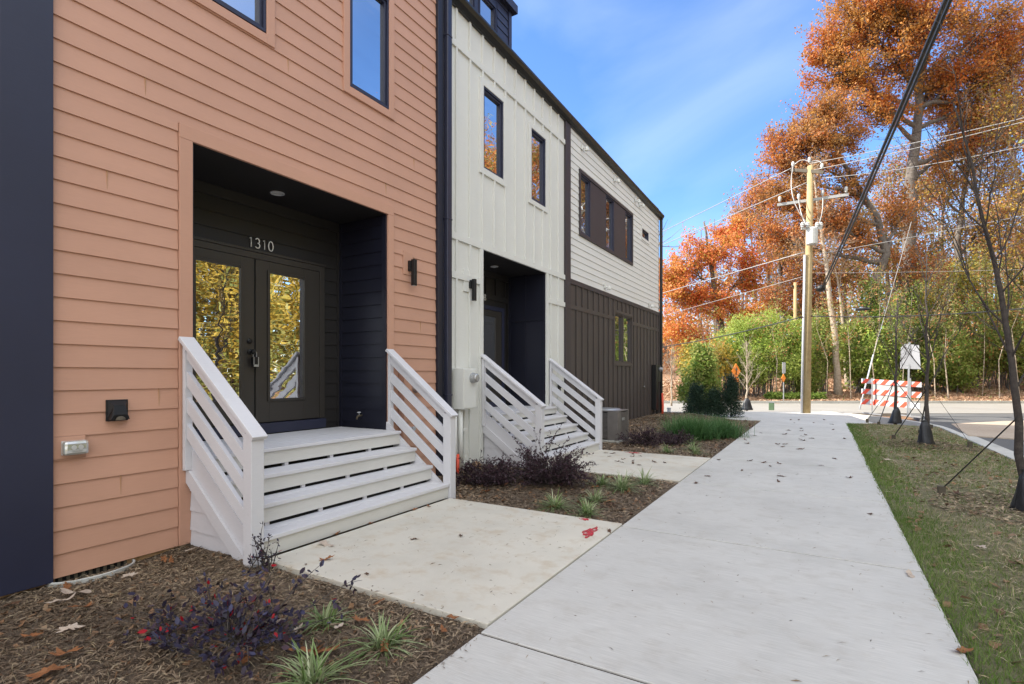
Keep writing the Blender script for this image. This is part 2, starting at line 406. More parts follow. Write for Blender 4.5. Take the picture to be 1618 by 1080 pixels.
def bedz(x, y):
    z = -.03+.012*nz(x, y, 5.)+.018*nz(x, y, 1.7)
    z = z-.05*sm((-3.3-x)/1.2)*sm((2.6-y)/.5)
    z = z+.17*sm((y-9.6)/4)*sm((-2.0-x)/2.)
    return z
patch('planting_bed', (XF-.02, -1.62, -2.5, 2.46), bedz, 'mulch', .04)
patch('planting_bed', (XF-.02, -1.62, 4.78, 7.08), bedz, 'mulch', .05)
patch('planting_bed', (XF-.02, -1.62, 9.32, 17.9), bedz, 'mulch', .08)
def turfz(x, y): return -.012+.010*nz(x, y, 6.)+.022*nz(x, y, 1.5)+.02*sm((x-.9)/.5)*sm((2.4-x)/.5)
patch('grass_verge', (.635, 2.72, -3, 18.2), turfz, 'turf', .06)

# sidewalk slabs: real gaps at the joints
joints = [-2.33, .04, 2.37, 4.70, 7.06, 9.32, 11.65, 14.0, 16.35, 17.9]
mb = MB()
for a, b in zip(joints[:-1], joints[1:]): mb.box(-1.60, .62, a+.010, b-.010, -.12, .0)
tag(mb.build('sidewalk', 'walk', bevel=.005), kind='structure')
tag(MB().box(-1.59, .61, -2.3, 17.89, -.13, -.010).build('joint_soil', 'jointsoil'), kind='structure')
mb = MB(); q = [G(-.9, 17.2), G(14, 17.2), G(14, 20.2), G(-3.5, 20.2)]
q = [(-2.1, 17.9, -.12), (.62, 17.91, -.12), (1.3, 18.6, -.12), G(12, 18.9, -.12), G(12, 20.0, -.12), G(7.4, 20.0, -.12), G(5.6, 20.1, -.12), G(1.6, 20.2, -.12)]
mb.prism(q, (0, 0, .118)); tag(mb.build('corner_pavement', 'walk', bevel=.006), kind='structure')
mb = MB(); mb.box(-3.63, -1.612, 2.465, 4.775, -.12, .006); tag(mb.build('concrete_pad', 'pad', bevel=.006), kind='structure')
mb = MB(); mb.box(-3.60, -1.612, 7.085, 9.315, -.12, .004); tag(mb.build('concrete_pad', 'pad', bevel=.006), kind='structure')
mb = MB(); mb.prism([G(-12, 17.6, -.2), G(-3.0, 17.6, -.2), G(.6, 18.9, -.2), G(7.6, 20.0, -.2), G(7.4, 20.3, -.2), G(-12, 20.3, -.2)], (0, 0, .175))
tag(mb.build('grass_strip', 'turf'), kind='structure')
# roads
mb = MB(); mb.prism([(2.9, -30, -.3), (10.6, -30, -.3), (13.5, 40, -.3), (2.9, 27, -.3)], (0, 0, .19))
tag(mb.build('side_street', 'asphalt'), kind='structure')
mb = MB(); mb.prism([G(-40, 20.5, -.3), G(70, 20.5, -.3), G(70, 27.6, -.3), G(-40, 27.6, -.3)], (0, 0, .204))
tag(mb.build('cross_street', 'oldasphalt'), kind='structure')
mb = MB(); mb.prism([(3.1, 16.8, -.11), (7.2, 15.3, -.11), (13.5, 17.5, -.11), (13.5, 24.0, -.11), (5.5, 23.2, -.11), (3.4, 20.6, -.11)], (0, 0, .024))
tag(mb.build('gravel_patch', 'gravel'), kind='structure')
mb = MB(); mb.box(2.725, 2.88, -30, 17.6, -.3, .01); mb.box(2.88, 3.25, -30, 17.6, -.3, -.10)
tag(mb.build('kerb', 'kerb', bevel=.01), kind='structure')
arc = []
for k in range(9):
    t = k/8; p0, p1, p2 = np.array([2.80, 17.6]), np.array([2.8, 20.4]), np.array(G(12, 20.25)[:2])
    arc.append((1-t)**2*p0+2*t*(1-t)*p1+t*t*p2)
mb = MB()
for a, b in zip(arc[:-1], arc[1:]): mb.bar((a[0], a[1], -.14), (b[0], b[1], -.14), .16, .29)
tag(mb.build('corner_kerb', 'kerb'), kind='structure')
mb = MB()
mb.prism([G(-40, 27.6, -.3), G(70, 27.6, -.3), G(70, 27.8, -.3), G(-40, 27.8, -.3)], (0, 0, .33))
tag(mb.build('far_kerb', 'kerb'), kind='structure')
mb = MB(); mb.prism([G(-40, 20.3, -.3), G(1.4, 20.3, -.3), G(1.4, 20.48, -.3), G(-40, 20.48, -.3)], (0, 0, .32))
tag(mb.build('near_kerb', 'kerb'), kind='structure')
mb = MB(); mb.prism([G(-10, 18.9, -.12), G(.2, 19.0, -.12), G(.2, 19.8, -.12), G(-10, 19.8, -.12)], (0, 0, .16))
tag(mb.build('cross_pavement', 'walk'), kind='structure')
# spray-paint marks lie on the concrete
def blot(x, y, rx, ry, z, ang=0.):
    mb = MB(); pts = []
    for k in range(22):
        t = 2*math.pi*k/22; r = 1+.22*math.sin(3*t+x)+.18*math.sin(7*t+y)+.1*random.random()
        a, b = rx*r*math.cos(t), ry*r*math.sin(t)
        pts.append((x+a*math.cos(ang)-b*math.sin(ang), y+a*math.sin(ang)+b*math.cos(ang), z))
    mb.prism(pts, (0, 0, .0015)); return mb
tag(blot(-1.77, 4.36, .05, .15, .0075, .1).build('paint_mark', 'redpaint'), 'long red spray paint mark on the near pad beside the sidewalk joint', 'paint mark')
tag(blot(-1.97, 4.72, .045, .035, .0075).build('paint_mark', 'redpaint'), 'small round red spray paint dot at the far edge of the near pad', 'paint mark')
tag(blot(-2.9, 9.22, .12, .05, .0055).build('paint_mark', 'redpaint'), 'red spray paint smear at the far edge of the second pad', 'paint mark')

# ------------------------------------------------------------------ houses
def ring(mb, x0, x1, y0, y1, z0, z1, w, wt=None, wb=None):
    wt = w if wt is None else wt; wb = w if wb is None else wb
    mb.box(x0, x1, y0, y0+w, z0, z1); mb.box(x0, x1, y1-w, y1, z0, z1)
    if wb: mb.box(x0, x1, y0+w, y1-w, z0, z0+wb)
    if wt: mb.box(x0, x1, y0+w, y1-w, z1-wt, z1)
    return mb
def window(par, x, y0, y1, z0, z1, fmat, casing=None, cmat=None, cw=.09, label=None):
    if casing:
        c0, c1, d0, d1 = casing
        ring(MB(), x-.01, x+.030, c0, c1, d0, d1, cw).build('window_casing', cmat, par, bevel=.003)
    f = ring(MB(), x-.06, x+.018, y0, y1, z0, z1, .028).build('window', fmat, par)
    if label: f['label'] = label
    ring(MB(), x-.06, x-.004, y0+.028, y1-.028, z0+.028, z1-.028, .030).build('sash', fmat, f, bevel=.003)
    MB().box(x-.05, x-.042, y0+.05, y1-.05, z0+.05, z1-.05).build('pane', 'glass', f)
    return f
ZB = -.03
A = thing('townhouse', (XF-3, 2.4, 0), 'orange lap-sided townhouse with a deep black entry, nearest to the camera', 'house', 'row of townhouses')
holesA = [(2.367, 4.93, -1, 3.51), (1.75, 3.262, 4.606, 6.2), (4.124, 4.936, 4.596, 6.16)]
mb = MB(); flat(mb, -3, 5.90, -.03, 9.3, [(2.48, 4.831, -1, 3.39), (1.85, 3.174, 4.715, 6.08), (4.224, 4.85, 4.70, 6.06)], face(XF)); 
mb.box(-13, -4.66-.9, -3, 5.90, -.03, .1)
mb.add([(XF, -3, -.03), (-13, -3, -.03), (-13, -3, 9.3), (XF, -3, 9.3), (XF, 5.9, -.03), (-13, 5.9, -.03), (-13, 5.9, 9.3), (XF, 5.9, 9.3)], [(0,1,2,3), (4,5,6,7), (1,5,6,2)])
mb.build('wall', 'orange', A)
mb = MB(); lap(mb, -3, 5.775, ZB, 9.2, holesA+[(5.104, 5.294, 2.70, 3.0), (1.53, 1.727, .80, .964)], .1652, face(XF), .013, .003, phase=-.0309); mb.build('lap_siding', 'orange', A)
for z, y in ((3.62, 2.12), (4.44, 3.42), (3.62, 4.80), (1.96, 5.45), (5.9, 3.7), (2.79, 1.86), (1.141, 2.22), (5.26, 2.6), (4.11, 5.32), (.48, 1.95), (5.43, 5.5)): MB().box(XF+.002, XF+.0145, y, y+.0022, z, z+.150).build('siding_joint', 'found', A)
MB().box(XF-.05, XF-.02, -3, 5.9, -.5, -.03).build('foundation', 'found', A)
mb = MB().box(XF-.01, XF+.045, 1.250, 1.53, -.045, 9.2); mb.build('corner_board', 'navy', A, bevel=.004)
mb = MB().box(XF-.01, XF+.028, 2.372, 2.48, -.03, 3.39); mb.box(XF-.01, XF+.028, 4.831, 4.928, -.03, 3.39); mb.box(XF-.01, XF+.0285, 2.372, 4.928, 3.391, 3.512)
mb.build('entry_casing', 'orange', A, bevel=.003)
for q in ((5.108, 5.29, 2.70, 2.998), (1.535, 1.724, .803, .962)): MB().box(XF-.005, XF+.02, *q).build('mounting_block', 'orange', A, bevel=.002)
MB().box(XF-.02, XF+.05, 5.778, 5.905, -.03, 9.3).build('edge_trim', 'deepnavy', A, bevel=.004)
mb = MB().box(-13, XF+.02, -3, 5.9, 9.3, 9.45); mb.build('roof', 'gutter', A)
window(A, XF, 1.85, 3.174, 4.715, 6.08, 'navy', (1.75, 3.262, 4.606, 6.2), 'orange', .088, 'wide upper window cut by the top of the view')
window(A, XF, 4.224, 4.85, 4.70, 6.06, 'navy', (4.124, 4.936, 4.596, 6.16), 'orange', .09, 'narrow upper window near the downspout')
def recess(par, y0, y1, zd, xb=-5.5, zt=3.39, mode='lap', doors=(2.62, 4.55)):
    hole = [(doors[0], doors[1], zd-1, 2.77)]
    mb = MB(); fb = lambda a, z, o: (xb+o, a, z); flat(mb, y0, y1, zd-.1, zt, [], lambda a, z, o: (xb-.012, a, z))
    if mode == 'lap': lap(mb, y0+.05, y1-.05, zd-.1, zt-.11, hole, .1652, fb, .013, .0, phase=.136)
    else:
        q = doors[0]+.1
        while q < y1-.1: mb.box(xb-.005, xb+.014, q, q+.035, 2.95 if q < doors[1]+.02 else zd, zt-.11); q += .345
        mb.box(xb-.005, xb+.016, y0, y1, 2.85, 2.94)
    mb.box(xb-.005, xb+.022, y0+.001, y1-.001, zt-.113, zt-.001); mb.box(xb-.005, xb+.02, y1-.05, y1-.001, zd-.05, zt-.12)
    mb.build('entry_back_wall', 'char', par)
    for yy, s in ((y1, -1), (y0, 1)):
        mb = MB()
        fs = lambda a, z, o: (a, yy+s*o, z)
        flat(mb, xb, XF, zd-.1, zt, [], lambda a, z, o: (a, yy, z))
        if mode == 'lap':
            lap(mb, xb+.06, XF-.07, zd-.1, zt-.01, [], .1652, fs, .013, .0, phase=.136)
            mb.box(xb+.001, xb+.06, yy, yy+s*.02, zd-.05, zt-.002); mb.box(XF-.07, XF-.001, yy, yy+s*.02, zd-.05, zt-.002)
        else:
            for q in (xb+.02, xb+.38, XF-.05): mb.box(q, q+.035, yy, yy+s*.016, zd-.05, zt-.002)
            mb.box(xb+.02, XF-.02, yy, yy+s*.018, 2.47, 2.56)
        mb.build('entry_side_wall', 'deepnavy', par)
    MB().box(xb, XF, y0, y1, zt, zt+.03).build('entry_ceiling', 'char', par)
recess(A, 2.48, 4.831, .745)
def door(par, x, y0, y1, z0, z1, g, glassm='doorglass', label=None):
    """leaf with a single tall light g=(y0,y1,z0,z1)"""
    mb = MB(); mb.box(x, x+.04, y0, g[0], z0, z1); mb.box(x, x+.04, g[1], y1, z0, z1)
    mb.box(x, x+.04, g[0], g[1], z0, g[2]); mb.box(x, x+.04, g[0], g[1], g[3], z1)
    d = mb.build('door', 'door', par, bevel=.002)
    if label: d['label'] = label
    ring(MB(), x+.035, x+.056, g[0]-.028, g[1]+.028, g[2]-.028, g[3]+.028, .030).build('glazing_bead', 'door', d, bevel=.004)
    MB().box(x+.028, x+.036, g[0], g[1], g[2], g[3]).build('pane', glassm, d)
    return d
xb = -5.5
mb = MB(); mb.box(xb, xb+.05, 2.60, 2.70, .86, 2.77); mb.box(xb, xb+.05, 4.475, 4.55, .86, 2.77); mb.box(xb, xb+.05, 2.70, 4.475, 2.70, 2.77)
mb.box(xb, xb+.062, 2.585, 4.565, 2.771, 2.80); mb.build('door_frame', 'door', A, bevel=.003)
mb = MB(); mb.box(xb, xb+.075, 2.60, 4.55, .735, .85); mb.build('door_sill', 'navy', A, bevel=.003)
dl = door(A, xb, 2.70, 3.592, .862, 2.698, (2.95, 3.43, 1.125, 2.57), label='left leaf carrying the lock and key box')
dr = door(A, xb, 3.612, 4.473, .862, 2.698, (3.78, 4.245, 1.125, 2.57))
MB().box(xb, xb+.028, 3.592, 3.612, .862, 2.698).build('door_gap', 'void', A)
mb = MB(); mb.lathe((xb+.04, 3.535, 1.775), [(.030, 0), (.030, .012), (.018, .022), (.018, .028)], 18, 'x'); mb.build('deadbolt', 'black', dl, smooth=False)
mb = MB(); mb.lathe((xb+.04, 3.54, 1.655), [(.030, 0), (.030, .012), (.012, .018), (.012, .045), (.026, .05), (.030, .065), (.022, .08), (.001, .084)], 18, 'x'); mb.build('door_knob', 'black', dl)
kb = thing('key_box', (xb+.1, 3.56, 1.50), 'silver and black realtor key box hanging from the door knob of the orange house', 'key box')
mb = MB(); mb.box(xb+.075, xb+.115, 3.53, 3.60, 1.485, 1.60); mb.build('case', 'black', kb, bevel=.008)
mb = MB(); mb.box(xb+.116, xb+.12, 3.54, 3.595, 1.49, 1.515); mb.box(xb+.116, xb+.12, 3.588, 3.597, 1.515, 1.597); mb.box(xb+.116, xb+.12, 3.535, 3.542, 1.515, 1.597); mb.build('cover', 'steel', kb)
MB().tube([(xb+.095, 3.545, 1.60), (xb+.095, 3.545, 1.65), (xb+.095, 3.565, 1.665), (xb+.095, 3.585, 1.65), (xb+.095, 3.585, 1.60)], .005, 6).build('shackle', 'steel', kb)

# house numbers, thin geometric numerals as bent rods
def digit(ch, w, h):
    A_ = lambda cx, cz, rx, rz, a0, a1, n=18: [(cx+rx*math.cos(R(a0+(a1-a0)*k/n)), cz+rz*math.sin(R(a0+(a1-a0)*k/n))) for k in range(n+1)]
    if ch == '1': return [[(w*.28, h*.86), (w*.55, h), (w*.55, 0)]]
    if ch == '0': return [A_(w/2, h/2, w*.5, h/2, 0, 360, 30)]
    if ch == '3': return [A_(w*.45, h*.745, w*.40, h*.255, 150, -85), A_(w*.45, h*.27, w*.48, h*.27, 85, -150)]
    if ch == '8': return [A_(w/2, h*.745, w*.38, h*.255, 0, 360, 24), A_(w/2, h*.26, w*.48, h*.26, 0, 360, 24)]
def number(par, txt, x, y, z, h, w, gap, mat='signwhite', centres=None):
    root = None
    for i, ch in enumerate(txt):
        mb = MB()
        for st in digit(ch, w, h):
            mb.tube([(x+.02, y+i*(w+gap)+p, z+q) for p, q in st], .0065, 6)
        o = mb.build('house_numeral', mat, par, smooth=True)
M['numeral'] = plain('satin_numeral', (.86, .86, .84), .35, .0)
number(A, '1310', xb+.004, 3.535, 2.828, .108, .058, .024, 'numeral')

# cream board-and-batten house
B = thing('townhouse', (XF-3, 8, 0), 'cream board-and-batten townhouse with two narrow upper windows and a dark entry, middle of the row', 'house', 'row of townhouses')
fB = face(XF)
mb = MB(); flat(mb, 5.9, 10.03, -.05, 6.9, [(6.947, 9.172, -1, 3.385), (6.965, 7.565, 4.68, 6.0), (8.557, 9.137, 4.66, 5.97)], fB)
mb.build('wall', 'cream', B); MB().box(-13, -12.9, 5.9, 10.03, -.05, 6.9).build('rear_wall', 'cream', B)
mb = MB()
b1, b2 = (6.858, 7.672, 4.592, 6.10), (8.467, 9.227, 4.567, 6.06)
for k in range(11):
    y = 6.251+.3475*k; q = .021
    segs = [(6.30, 6.85)]
    lo, hi = 3.47, 6.24
    blk = [c for c in (b1, b2) if c[0]-.03 < y < c[1]+.03]
    if blk: segs += [(lo, blk[0][2]), (blk[0][3], hi)]
    else: segs += [(lo, hi)]
    if y < 6.80 or y > 9.3: segs += [(2.90, 3.41), (.0, 2.84)]
    for a, b in segs: mb.box(XF, XF+.028, y-q, y+q, a, b)
mb.build('batten', 'cream', B, bevel=.002)
for q in ((6.07, 10.03, 6.22, 6.315), (6.07, 10.03, 3.39, 3.49), (6.07, 6.858, 2.82, 2.915), (9.264, 10.03, 2.82, 2.915), (6.86, 6.947, -.03, 3.389), (9.172, 9.262, -.03, 3.389)): MB().box(XF, XF+.031, *q).build('trim_band', 'cream', B, bevel=.002)
window(B, XF, 6.965, 7.565, 4.68, 6.0, 'navy', b1, 'cream', .10, 'upper window nearer the downspout')
window(B, XF, 8.557, 9.137, 4.66, 5.97, 'navy', b2, 'cream', .085, 'upper window nearer the brown corner')
recess(B, 6.947, 9.172, .785, mode='bat', doors=(7.2, 9.02), zt=3.385)
mb = MB(); mb.box(xb, xb+.05, 8.86, 8.95, .88, 2.72); mb.box(xb, xb+.05, 7.62, 8.86, 2.64, 2.72); mb.box(xb, xb+.05, 7.62, 7.7, .88, 2.64); mb.box(xb, xb+.07, 7.6, 8.97, .775, .88)
mb.build('door_frame', 'navy', B, bevel=.003)
db = door(B, xb, 7.705, 8.855, .885, 2.635, (7.95, 8.62, 1.15, 2.52), 'glass')
mb = MB(); mb.lathe((xb+.04, 7.80, 1.62), [(.030, 0), (.030, .012), (.012, .018), (.012, .045), (.028, .06), (.001, .08)], 16, 'x'); mb.build('door_knob', 'black', db)
number(B, '1308', xb+.012, 7.995, 2.808, .108, .058, .024, 'numeral')
MB().box(XF-.04, XF-.02, 5.9, 10.03, -.5, -.03).build('foundation', 'found', B)

# navy upper storey set back on the roof
mb = MB(); flat(mb, 5.9, 9.42, 6.9, 8.95, [(8.26, 8.86, 7.3, 8.72), (7.5, 8.12, 7.3, 8.72)], face(-5.6)); mb.add([(-5.6, 9.42, 6.6), (-11, 9.42, 6.6), (-11, 9.42, 8.95), (-5.6, 9.42, 8.95)], [(0, 1, 2, 3)])
mb.add([(-11, 5.9, 6.6), (-11, 9.42, 6.6), (-11, 9.42, 8.95), (-11, 5.9, 8.95)], [(0, 1, 2, 3)])
lap(mb, 8.9, 9.32, 6.9, 8.95, [], .165, face(-5.6), .013, .003); mb.box(-5.62, -5.57, 9.33, 9.44, 6.7, 8.95)
mb.build('upper_storey_wall', 'navy', B)
mb = MB(); mb.box(-11, -5.48, 5.9, 9.54, 8.95, 9.12); mb.build('upper_storey_cap', 'navy', B, bevel=.004)
window(B, -5.6, 8.26, 8.86, 7.3, 8.72, 'navy', label='upper storey window at the navy corner')
window(B, -5.6, 7.5, 8.12, 7.3, 8.72, 'navy', label='upper storey window cut by the top of the view')

# brown and white end house
C = thing('townhouse', (XF-3, 14, 0), 'end townhouse with white lap siding above dark brown batten walls, far end', 'house', 'row of townhouses')
mb = MB(); flat(mb, 10.03, 17.48, .0, 6.9, [(10.80, 14.59, 4.52, 5.95), (13.09, 14.57, 1.70, 3.06), (15.5, 16.2, 5.53, 5.79)], face(XF))
mb.add([(XF, 17.48, 0), (-13, 17.48, 0), (-13, 17.48, 6.9), (XF, 17.48, 6.9), (-13, 10.03, 0), (-13, 10.03, 6.9)], [(0, 1, 2, 3), (1, 4, 5, 2)]); mb.build('wall', 'brown', C)
mb = MB(); lap(mb, 10.28, 17.40, 3.46, 6.85, [(10.80, 14.59, 4.52, 5.95), (15.42, 16.28, 5.45, 5.87)], .150, face(XF), .013, .004); mb.build('lap_siding', 'white', C)
mb = MB(); mb.box(XF-.01, XF+.045, 10.03, 10.28, .05, 6.85); mb.box(XF, XF+.03, 10.28, 17.48, 3.355, 3.462); mb.build('trim_board', 'dkbrown', C, bevel=.003)
mb = MB(); mb.box(XF, XF+.02, 10.28, 13.03, 2.82, 2.915); mb.box(XF, XF+.02, 14.61, 17.46, 2.82, 2.915); mb.box(XF, XF+.03, 17.40, 17.47, .1, 3.355)
for k in range(21):
    y = 10.651+.3415*k
    if y > 17.4: break
    s = [(.17, 2.82), (2.915, 3.355)] if not 13.05 < y < 14.6 else [(.17, 1.66), (3.10, 3.355)]
    for a, b in s: mb.box(XF, XF+.026, y-.021, y+.021, a, b)
mb.build('batten', 'brown', C, bevel=.002)
MB().box(XF-.03, XF-.008, 10.03, 17.48, -.3, .17).build('foundation', 'found', C)
ring(MB(), XF-.02, XF+.04, 10.78, 14.60, 4.50, 5.97, .07).build('window_band_frame', 'dkbrown', C, bevel=.003)
mb = MB(); mb.box(XF-.02, XF+.02, 11.45, 12.44, 4.57, 5.90); mb.box(XF-.02, XF+.02, 13.06, 13.94, 4.57, 5.90); mb.build('window_band_panel', 'dkbrown', C, bevel=.002)
for a, b, l in ((10.85, 11.44, 'upper band window nearest the cream house'), (12.45, 13.05, 'upper band window in the middle'), (13.95, 14.53, 'upper band window at the far end')):
    window(C, XF, a, b, 4.57, 5.90, 'navy', label=l)
ring(MB(), XF-.01, XF+.032, 13.04, 14.61, 1.64, 3.10, .075).build('window_casing', 'brown', C, bevel=.003)
window(C, XF, 13.115, 13.78, 1.715, 3.025, 'brown', label='left half of the ground floor window pair'); window(C, XF, 13.79, 14.535, 1.715, 3.025, 'brown', label='right half of the ground floor window pair')
window(C, XF, 15.5, 16.2, 5.53, 5.79, 'navy', (15.42, 16.28, 5.45, 5.87), 'white', .08, 'small horizontal window high on the white siding')
def eave(par, y0, y1, parts=True):
    zf = lambda y: 6.80-.235*(y-6.1)/11.3
    prof = [(XF-.02, .0), (XF+.045, .0), (XF+.045, .015), (XF+.06, .02), (XF+.115, .045), (XF+.145, .10), (XF+.145, .135), (XF+.135, .135), (XF-.02, .16)]
    mb = MB(); q = [(x, y0, zf(y0)+z) for x, z in prof]; mb.prism(q, (0, y1-y0, zf(y1)-zf(y0))); mb.build('gutter', 'gutter', par)
    mb = MB(); mb.prism([(XF+.09, y0, zf(y0)+.165), (-13.1, y0, 7.25), (-13.1, y0, 7.33), (XF+.09, y0, zf(y0)+.20)], (0, y1-y0, zf(y1)-zf(y0))); mb.build('roof', 'gutter', par)
eave(B, 5.93, 10.15); eave(C, 10.16, 17.62)
mb = MB(); mb.box(-13, -8, 10.2, 14.3, 6.9, 10.6); mb.build('rear_upper_storey', 'brown', C)
mb = MB(); mb.box(-13.1, -7.8, 10.1, 14.5, 10.6, 10.75); mb.build('rear_roof', 'gutter', C)
mb = MB(); mb.box(XF+.03, XF+.105, 5.925, 6.03, .0, 6.80); 
for z in (1.1, 3.6, 6.2): mb.box(XF+.0, XF+.11, 5.918, 6.037, z, z+.03)
mb.build('downspout', 'spout', B, bevel=.012)
mb = MB(); mb.box(XF+.02, XF+.10, 17.485, 17.58, .1, 6.55); mb.tube([(XF+.06, 17.53, 6.5), (XF+.1, 17.5, 6.58)], .04, 8)
mb.build('downspout', 'gutter', C, bevel=.01)

# ------------------------------------------------------------------ stoops
def stoop(y0, y1, n, zd, x1, run, label, gap=.03):
    root = thing('front_steps', ((x1+XF)/2, (y0+y1)/2, 0), label, 'steps', 'wooden front steps')
    rise0 = .165 if n == 4 else .158
    zs = [rise0+(zd-rise0)*i/(n-1) for i in range(n)]
    for i in range(n):
        xfr = x1-run*i; z = zs[i]; mb = MB()
        if i < n-1:
            wd = run+.02
            mb.box(xfr-wd*.52, xfr+.024, y0, y1, z-.034, z); mb.box(xfr-wd, xfr-wd*.52-.006, y0, y1, z-.032, z)
            mb.build('tread', 'lav', root, bevel=.004)
        else:
            x = xfr+.024; k = 0
            while x > -5.42:
                w_ = .135; mb.box(max(x-w_, -5.425), x, y0+.001 if x > XF+.02 else y0+.03, y1-.001 if x > XF+.02 else y1-.0, z-.032, z); x -= w_+.011
            mb.build('deck_boards', 'lav', root, bevel=.004)
        zl = zs[i-1] if i else 0.0
        lo = zl+gap if i else .004
        MB().box(xfr-.022, xfr, y0+.002, y1-.002, lo, z-.0325).build('riser', 'riser', root, bevel=.002)
        if i:
            q = y0+.22
            mb = MB()
            while q < y1-.1: mb.box(xfr-.06, xfr-.012, q-.02, q+.02, zl-.02, zl+gap+.01); q += (y1-y0)/4.3
            mb.build('stringer_block', 'lavside', root)
    MB().box(-5.4, x1-run*(n-1)-.06, y0+.05, y1-.05, .0, zd-.05).build('dark_fill', 'void', root)  # solid near-black fill, shade under the steps put into its colour
    mb = MB()
    for i in range(n-1): mb.box(x1-run*(i+1)-.06, x1-run*i-.03, y0+.05, y1-.05, 0, zs[i]-.04)
    mb.build('dark_fill', 'void', root)
    sl = (1.75-.972)/(XF-(x1+.02))                 # rail slope dz/dx (negative towards +x)
    zr = lambda x: .972+sl*(x-(x1+.02))
    for s, yy in ((-1, y0), (1, y1)):
        ya, yb = (yy-.105, yy-.002) if s < 0 else (yy+.002, yy+.105)
        rail = MB().box(x1-.075, x1+.03, ya, yb, -.06, zr(x1-.03)-.05).build('railing_post', 'lav', root, bevel=.004)
        MB().box(XF+.035, XF+.075, ya+.02, yb-.02, .60, zr(XF+.05)-.06).build('wall_post', 'lav', root, bevel=.003)
        yc = (ya+yb)/2
        MB().bar((XF+.03, yc, zr(XF+.03)-.018), (x1+.055, yc, zr(x1+.055)-.018), .125, .034).build('handrail', 'lav', root, bevel=.005)
        mb = MB(); 
        for d0, d1 in ((.055, .16),):
            mb.prism([(XF+.035, yc-.018, zr(XF+.035)-d0), (x1-.076, yc-.018, zr(x1-.076)-d0), (x1-.076, yc-.018, zr(x1-.076)-d1), (XF+.035, yc-.018, zr(XF+.035)-d1)], (0, .036, 0))
        mb.build('sub_rail', 'lav', root, bevel=.002)
        for d0, d1 in ((.262, .385), (.480, .605), (.700, .825)):
            mb = MB(); mb.prism([(XF+.076, yc-.018, zr(XF+.076)-d0), (x1-.076, yc-.018, zr(x1-.076)-d0), (x1-.076, yc-.018, zr(x1-.076)-d1), (XF+.076, yc-.018, zr(XF+.076)-d1)], (0, .036, 0))
            mb.build('railing_slat', 'lav', root, bevel=.002)
        # sloping stringer, outer trim and side panel
        for (d0, d1, t0, t1, nm) in ((.905, 1.14, .0, .03, 'stringer'), (1.10, 1.235, -.035, -.001, 'side_trim')):
            yo = yy+s*t0; yi = yy+s*t1
            if nm == 'side_trim': yo, yi = (yy+s*.031), (yy+s*.055)
            pts = []
            xa, xz = XF+.03, x1-.078
            for x in np.linspace(xa, xz, 12): pts.append((x, yo, max(zr(x)-d0, -.05)))
            for x in np.linspace(xz, xa, 12): pts.append((x, yo, max(zr(x)-d1, -.06)))
            MB().prism(pts, (0, yi-yo, 0)).build(nm, 'lavside', root)
        mb = MB(); z = -.08; pr_ = .165; ff = yy+s*.004
        while z < .65:
            xr = x1-.08
            xe = min(xr, (x1+.02)+(max(z, .0)+pr_*.5+1.0-.972)/sl) if True else xr
            xe0 = min(xr, (x1+.02)+((z+1.0)-.972)/sl); xe1 = min(xr, (x1+.02)+((z+pr_+1.0)-.972)/sl)
            if xe1 > XF+.04 or xe0 > XF+.04:
                xe1 = max(xe1, XF+.04)
                mb.add([(XF+.03, ff+s*.016, z), (xe0, ff+s*.016, z), (xe1, ff+s*.005, z+pr_), (XF+.03, ff+s*.005, z+pr_), (XF+.02, ff, z), (xe0, ff, z)], [(0, 1, 2, 3), (4, 5, 1, 0)])
            z += pr_
        mb.build('side_panel', 'lavside', root)
    return root
stoop(2.475, 4.785, 4, .725, -3.665, .243, 'pale grey wooden steps with slatted side railings up to the orange house')
stoop(6.975, 9.26, 5, .785, -3.58, .22, 'pale grey wooden steps with slatted side railings up to the cream house')

# ------------------------------------------------------------------ things fixed to the walls
def sconce(y, z0, z1, label):
    t = thing('wall_lamp', (XF+.02, y, (z0+z1)/2), label, 'wall lamp', 'black bar wall lamps')
    MB().box(XF+.018, XF+.06, y-.06, y-.0, z0+.19, z1-.015).build('mounting_plate', 'black', t, bevel=.004)
    MB().box(XF+.06, XF+.115, y-.045, y+.012, z0, z1).build('lamp_body', 'black', t, bevel=.004)
    MB().box(XF+.068, XF+.107, y-.037, y+.004, z0-.004, z0+.002).build('lens', 'plastic', t)
sconce(5.25, 2.56, 2.90, 'black bar wall lamp on the orange siding beside the downspout')
sconce(6.62, 2.53, 2.86, 'black bar wall lamp on the cream wall above the meter box')
MB().box(XF+.0, XF+.02, 6.43, 6.66, 2.66, 2.99).build('mounting_block', 'cream', B, bevel=.002)
def downlight(x, y, z, label):
    t = thing('recessed_light', (x, y, z), label, 'ceiling light', 'recessed entry ceiling lights')
    MB().lathe((x, y, z), [(.075, .0), (.075, -.008), (.060, -.010), (.052, .0)], 28).build('trim_ring', 'signwhite', t, smooth=False)
    MB().lathe((x, y, z), [(.052, -.003), (.02, -.006), (.001, -.006)], 24).build('lens', 'plastic', t)
downlight(-5.12, 3.64, 3.385, 'round white recessed light in the black ceiling of the orange house entry')
downlight(-5.15, 8.1, 3.38, 'round white recessed light in the ceiling of the cream house entry')
t = thing('vent_cover', (XF+.02, 1.92, 1.13), 'square black hooded vent cover on the orange siding', 'vent')
mb = MB(); mb.box(XF+.012, XF+.025, 1.85, 1.995, 1.05, 1.212); mb.build('flange', 'black', t, bevel=.003)
mb = MB(); X0, X1 = XF+.02, XF+.085
